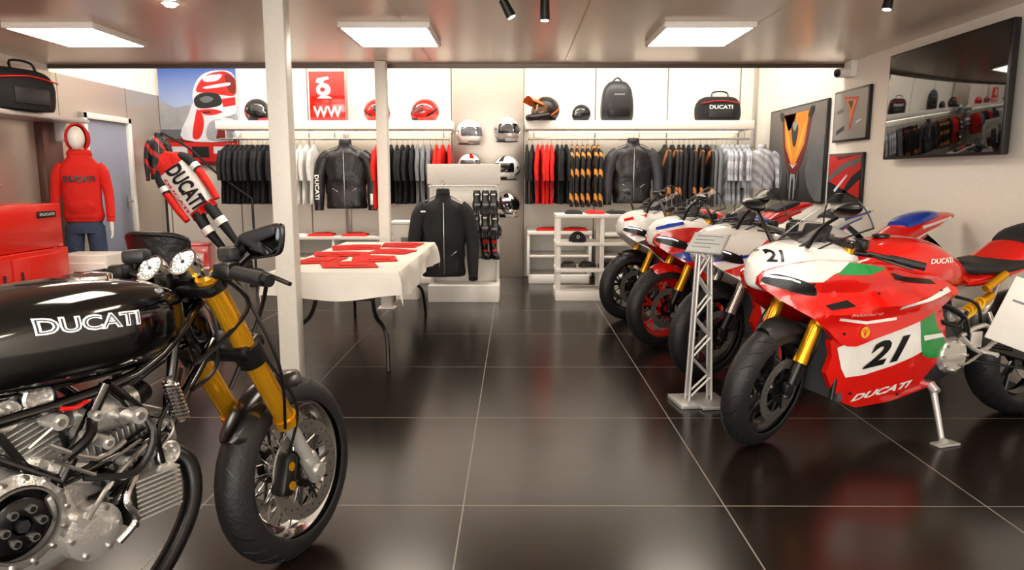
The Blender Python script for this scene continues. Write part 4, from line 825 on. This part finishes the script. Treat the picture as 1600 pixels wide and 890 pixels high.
def chair(loc,rz,lab):
    r=root('chair',lab,'chair',loc,rz)
    sh=lambda u,v,q:(.27*q*math.sin((u-.5)*2.3),.21*q*math.cos((u-.5)*2.3)+.04*v,.48+.39*v-.05*abs(2*u-1)**3*v)
    B(leath).surf(lambda u,v:sh(u,v,1),24,8).surf(lambda u,v:sh(u,v,.88),24,8).tube([V(sh(i/20,1,.94)) for i in range(21)],.02,10).tube([V(sh(0,i/5,.94)) for i in range(6)],.017,8).tube([V(sh(1,i/5,.94)) for i in range(6)],.017,8).out('backrest',par=r)
    B(leath).box((0,0,.45),(.48,.44,.09),.035,seg=4).out('seat',par=r)
    for a in (-1,1):
        for c in (-1,1): B(black).tube([(a*.18,c*.17,.41),(a*.23,c*.22,0)],.012,8).out('leg',par=r)
chair((-2.47,5.05,0),rad(170),'black leather tub chair with thin legs beside table')

# ---------------- centre display stand
g=root('display_stand','white display stand with header board and pegs for gloves','display stand',(-.52,7.3,0))
B(white).box((0,0,.085),(.72,.46,.17),.006).out('plinth',par=g); B(white).box((0,.12,.72),(.70,.03,1.1),.004).out('back_panel',par=g); B(M('stand_header','#e2dfd8',.4)).box((0,.0,1.28),(.74,.06,.2),.005).box((-.34,.06,.7),(.03,.1,1.15)).box((.34,.06,.7),(.03,.1,1.15)).out('header_board',par=g)
for z in (.42,.66): B(white).box((0,0,z),(.68,.26,.02)).out('shelf',par=g)
B(steel).cyl((-.33,-.2,1.16),(.33,-.2,1.16),.008).tube([(-.33,-.2,1.16),(-.33,.1,1.16)],.008).tube([(.33,-.2,1.16),(.33,.1,1.16)],.008).out('peg_rail',par=g)
def glove(loc,lab,rz=0,rot=None):
    r=root('glove',lab,'glove',loc,rz,group='riding gloves on the stand',rot=rot)
    b=B(leath).rings([(0,.03,.015),(-.04,.04,.02),(-.08,.035,.02),(-.12,.045,.022),(-.17,.045,.02)],n=14)
    for i in range(4): b.tube([(-.033+.022*i,0,-.16),(-.036+.024*i,-.01,-.21-.012*(i in (1,2))),(-.036+.024*i,-.03,-.235-.012*(i in (1,2)))],[.012,.011,.008],8,2)
    b.tube([(.04,0,-.11),(.06,-.01,-.15),(.058,-.02,-.18)],[.013,.012,.009],8,2).m(grey).box((0,-.024,-.14),(.06,.012,.025),.005).m(wht).box((0,-.022,-.04),(.04,.006,.012),.002).out('shell',par=r)
    B(steel).tube([(0,0,-.005),(0,0,.02),(0,.02,.03)],.002,5).out('hook',par=r)
for x,z in ((-.38,1.12),(-.295,1.12),(-.39,.88),(-.30,.89),(-.215,1.12),(-.20,.88)): glove((x,7.09,z),'black leather riding glove hanging on stand',random.uniform(-.2,.2))
for x,z in ((-.31,.43),(-.22,.43),(-.29,.67),(-.2,.67)): boot((x,7.22,z),.3,'black riding boot with red detail on stand',.78,black,clothr,'boots on the display stand')
w_=root('waste_bin','white square plastic bin standing behind table','bin',(-1.12,7.35,0))
B(white).rings([(0,.12,.12),(.4,.13,.13),(.78,.145,.145)],n=28,e=6,sub=1).out('body',par=w_); B(white).box((0,0,.79),(.31,.31,.03),.008).m(grey).box((0,-.149,.62),(.08,.006,.05),.002).out('rim',par=w_)
g=root('shelf_unit','low white open shelf unit displaying cap and gloves','shelf unit',(.83,7.37,0))
for x in (-.39,.05,.39):
    for y in (-.17,.17): B(white).box((x,y,.44),(.045,.045,.84)).out('post',par=g)
for z,n in ((.86,'top'),(.58,'shelf'),(.31,'shelf'),(.05,'shelf')): B(white).box((0,0,z),(.84,.42,.035 if z>.1 else .1)).out(n,par=g)
c=root('cap','black baseball cap resting on white shelf','cap',(.64,7.3,.6))
B(clothb).ell((0,0,0),(.09,.1,.1),20,8,0,1).m(wht).text('D',0,.05,.03,.03,lambda u,v:(u,-.1,v)).out('crown',par=c); B(clothb).surf(lambda u,v:((u-.5)*.16,-.08-.08*v*(1-(2*u-1)**2*.5),.01-.02*(2*u-1)**2),10,4).out('brim',par=c)
for i in range(4): folded((.55+.2*i,7.33,.33),leath,'black leather glove pair lying on white shelf',(.16,.12,.05),.3*i,'gloves on the white shelf',name='glove_pair')
for i in range(3): folded((.6+.22*i,7.33,.88),(clothb,clothr,clothb)[i],'small folded accessory on white shelf unit',(.18,.2,.03),.1*i,'accessories on the shelf unit',name='folded_scarf')

# ---------------- corner display: leaning racing leathers
r=root('racing_suit','black white and red racing suit leaning diagonally with bold lettering','clothing',(-3.83,7.95,1.42),rot=(rad(-6),rad(-36),0))
b=B(clothr).rings([(.10,.05,.035),(.05,.10,.05),(0,.17,.06),(-.10,.19,.062)],n=32,e=3.2,wr=.15).m(wht).rings([(-.095,.19,.062),(-.4,.18,.06),(-.62,.165,.06)],n=32,e=3.2,wr=.12).m(red).rings([(-.615,.165,.06),(-.70,.16,.06)],n=32,e=3.2,wr=.12)
b.out('torso',par=r)
for s in (-1,1):
    B(clothb).tube([(s*.14,0,-.03),(s*.20,-.01,-.12),(s*.225,-.02,-.30)],[.05,.055,.046],14,4).m(clothr).tube([(s*.225,-.02,-.28),(s*.225,-.03,-.5),(s*.21,-.04,-.66)],[.047,.041,.034],14,4).m(wht).tube([(s*.215,-.015,-.2),(s*.223,-.018,-.26)],.054,14).out('sleeve',par=r)
    B(clothb).tube([(s*.08,0,-.66),(s*.09,-.02,-.85),(s*.085,0,-1.05),(s*.08,.02,-1.2)],[.085,.075,.055,.04],14,4,flat=(1,.75)).m(wht).tube([(s*.089,-.025,-.84),(s*.088,-.02,-.92)],.072,12).out('leg',par=r)
lf=lambda u,v:(u,-.08+.7*u*u,v)
lt=B(black).text('DUCATI',0,0,.54,.19,lambda u,v:lf(v+.02,-.36-u),.15,.04,.04).m(red).text('DUCATI',0,0,.45,.035,lambda u,v:lf(v-.13,-.38-u),.1,.04,.04).out('lettering',par=r)
s3=jacket((-4.06,8.2,1.72),'black and red protective vest on wall hook',stripes('black_red_leather','#151517','#b51812',2.0,.8,.4),.55,rad(30),name='vest',zl=1.3,xw=.8)
r=root('garment_rack','black tubular garment rack with sloping arm','garment rack',(-3.55,8.28,0))
B(black).cyl((-.5,0,.02),(-.5,0,1.75),.014).cyl((.5,0,.02),(.5,0,1.0),.014).tube([(-.5,0,1.75),(-.2,0,1.58),(.1,0,1.3),(.5,0,1.0)],.014,8,4).box((-.5,0,.01),(.06,.3,.02)).box((.5,0,.01),(.06,.3,.02)).out('frame',par=r)
bx=root('display_box','red and white patterned display box on floor','box',(-3.68,7.95,0),.2)
B(red).box((0,0,.25),(.5,.36,.5),.006).m(wht).text('DUCATI',0,.38,.4,.07,lambda u,v:(u,-.183,v),.1,.03).poly([(-.25,.15),(.25,.27),(.25,.20),(-.25,.07)],lambda u,v:(u,-.183,v),1).out('body',par=bx)
B(red).box((0,0,.51),(.52,.38,.03),.005).out('lid',par=bx)

# ---------------- left display: cabinet, mannequin, shelf
c=root('cabinet','boxy glossy red counter with dark badge on side','cabinet',(-3.99,5.0,0))
B(redcab).box((0,0,.88),(.76,1.3,.34),.006).out('upper_body',par=c)
B(redcab).box((.012,0,.355),(.785,1.32,.70),.006).out('lower_body',par=c)
for y in (-.33,.33):
    q=B(redcab).box((.407,y,.36),(.012,.62,.62),.004).out('door',par=c); B(black).box((.418,y+.24*(1 if y<0 else -1),.5),(.012,.015,.14),.003).out('handle',par=q)
B(black).box((.384,.47,.97),(.006,.22,.05),.002).m(wht).text('DUCATI',.47,.97,.17,.02,lambda u,v:(.3885,u,v),0,.02).out('badge',par=c)
helmet((-3.95,5.25,1.165),.9,gblk,black,vis,'glossy black helmet on red cabinet',1)
c=root('cabinet','small white drawer cabinet beside red cabinet','cabinet',(-3.66,6.1,0))
B(white).box((0,0,.30),(.44,.34,.60),.006).out('body',par=c)
for z in (.42,.17):
    q=B(white).box((0,-.175,z),(.40,.012,.23),.004).out('drawer',par=c); B(steel).box((0,-.19,z+.04),(.1,.015,.012),.003).out('handle',par=q)
r=root('wall_shelf','metal wall shelf with bag along side wall','shelf',(XL+.2,5.9,1.77))
B(lgrey).box((0,0,0),(.34,2.0,.04),.005).out('board',par=r); B(lgrey).box((-.1,.9,-.1),(.2,.03,.18)).box((-.1,-.9,-.1),(.2,.03,.18)).out('bracket',par=r)
B(M('bronze_panel','#5a4038',.35,metal=.6)).box((XL+.06,6.75,.95),(.08,.28,1.6),.004).out('wall_panel',label='dark bronze upright panel on side wall',cat='wall panel')
m=root('mannequin','white mannequin in red hooded sweatshirt and blue jeans','mannequin',(-4.0,6.6,0),rad(22))
b=B(mann).ell((0,-.065,1.60),(.07,.085,.105),24,16).rings([(1.42,.06,.06),(1.5,.05,.05),(1.54,.045,.045)],n=16)
b.rings([(.80,.10,.06),(.9,.11,.07),(1.1,.11,.07),(1.35,.13,.06),(1.43,.08,.06)],n=20)
b.rings([(-.02,.012,.012),(.02,.008,.008)],c=(0,-.148,1.6),n=8)
for s in (-1,1):
    b.tube([(s*.085,0,.83),(s*.1,0,.48),(s*.1,.02,.1),(s*.1,.0,.05)],[.05,.05,.045,.04],12,3).rings([(0,.04,.1,0,-.04),(.04,.038,.08,0,-.02),(.09,.035,.04,0,.02)],c=(s*.1,0,.01),n=14)
    b.box((s*.225,-.05,.80),(.03,.05,.09),.013)
    for k in range(4): b.tube([(s*.225,-.07+.016*k,.77),(s*.225,-.075+.016*k,.72),(s*.215,-.08+.016*k,.69)],.008,6,2)
b.out('body',par=m)
hd=B(clothr).rings([(.845,.150,.10),(.87,.158,.105),(.90,.165,.11),(1.0,.155,.105),(1.2,.165,.105),(1.33,.175,.095),(1.40,.125,.085),(1.45,.085,.075)],n=36,wr=.05)
for s in (-1,1): hd.tube([(s*.14,0,1.36),(s*.185,0,1.28),(s*.215,0,1.08),(s*.22,-.04,.88)],[.046,.05,.042,.035],16,4,).tube([(s*.22,-.04,.88),(s*.219,-.045,.84)],.033,14)
def hoodf(u,v):
    a=rad(-118+236*u); e=rad(-50+140*v); R_=.098
    return (R_*math.sin(a)*math.cos(e)*1.02,.02+R_*1.15*math.cos(a)*math.cos(e),1.60+.13*math.sin(e))
hd.surf(hoodf,28,16).tube([hoodf(0,v/12) for v in range(13)]+[hoodf(1,1-v/12) for v in range(13)],.011,8)
hd.rings([(-.06,.10,.02),(0,.11,.025),(.05,.075,.02)],c=(0,-.095,.99),n=20).rings([(0,.09,.08),(.04,.105,.095),(.08,.085,.08)],c=(0,.02,1.42),n=20)
ho=hd.out('hooded_sweatshirt',par=m)
B(black).text('DUCATI',0,1.235,.25,.055,lambda u,v:(u,-.122+u*u*1.2,v),0,.05,.03).out('lettering',par=ho)
jb=B(denim).rings([(.86,.135,.088),(.80,.15,.10),(.74,.145,.10)],n=24,wr=.05)
for s in (-1,1): jb.tube([(s*.08,0,.80),(s*.1,-.01,.5),(s*.105,.01,.12)],[.083,.073,.06],16,5)
jb.out('jeans',par=m)

# ---------------- sign post beside bikes
s=root('sign_stand','grey metal truss sign post with tilted information plate','sign stand',(1.03,3.86,0),rad(8))
B(lgrey).box((0,0,.012),(.28,.22,.024),.005).box((.04,-.12,.012),(.14,.05,.02),.003).out('base',par=s)
p=B(lgrey)
for sx in (-1,1):
    for sy in (-1,1): p.tube([(sx*.065,sy*.028,.02),(sx*.033,sy*.022,.84)],.008,8)
n_=7
for sy in (-1,1):
    for i in range(n_):
        z0=.04+.8*i/n_; z1=.04+.8*(i+1)/n_; w0=.065-.032*z0/.84; w1=.065-.032*z1/.84; a=1 if i%2 else -1
        p.tube([(a*w0,sy*.025,z0),(-a*w1,sy*.025,z1)],.0065,6)
for sx in (-1,1): p.box((sx*.05,0,.4),(.005,.05,.72),.001,R=Matrix.Rotation(-sx*.039,4,'Y'))
p.out('post',par=s)
RR=Matrix.Translation((.01,-.02,.90))@Matrix.Rotation(rad(-50),4,'Z')@Matrix.Rotation(rad(42),4,'X')
p=B(lgrey,RR).box((0,0,0),(.21,.15,.01),.003).m(M('sign_sheet','#c9cbcd',.3)).box((0,0,.0065),(.20,.14,.003),.001)
p.m(grey)
for i in range(4): p.box((-.02*(i%2),.045-.027*i,.0085),(.15-.04*(i%2),.005,.001),0)
p.out('plate',par=s)
b=root('sign_stand','white printed price board beside rear wheel','sign stand',(2.42,3.25,0),rad(-35))
B(M('paper_white','#f0eee9',.4)).box((0,0,.60),(.3,.01,.32),.003,R=Matrix.Rotation(rad(18),4,'Y')).m(grey).box((-.02,-.006,.66),(.16,.002,.01),0,R=Matrix.Rotation(rad(18),4,'Y')).out('board',par=b); B(lgrey).tube([(.05,.012,.6),(.12,.02,.3),(.25,.03,.02)],.008,8,4).cyl((.25,.03,0),(.25,.03,.012),.07,n=24).out('post',par=b)

# ---------------- world, camera, view
w=bpy.data.worlds.new('World'); SC.world=w; w.use_nodes=True; w.node_tree.nodes['Background'].inputs[0].default_value=(1,.93,.85,1); w.node_tree.nodes['Background'].inputs[1].default_value=.25
cam=bpy.data.cameras.new('camera'); co=bpy.data.objects.new('camera',cam); C.objects.link(co); co.location=(0,0,1.26); co.rotation_euler=(rad(90-8.71),0,rad(.26)); cam.sensor_width=36; cam.lens=24.98; cam.clip_start=.05; SC.camera=co
SC.view_settings.view_transform='Standard'; SC.view_settings.look='None'; SC.view_settings.exposure=.1
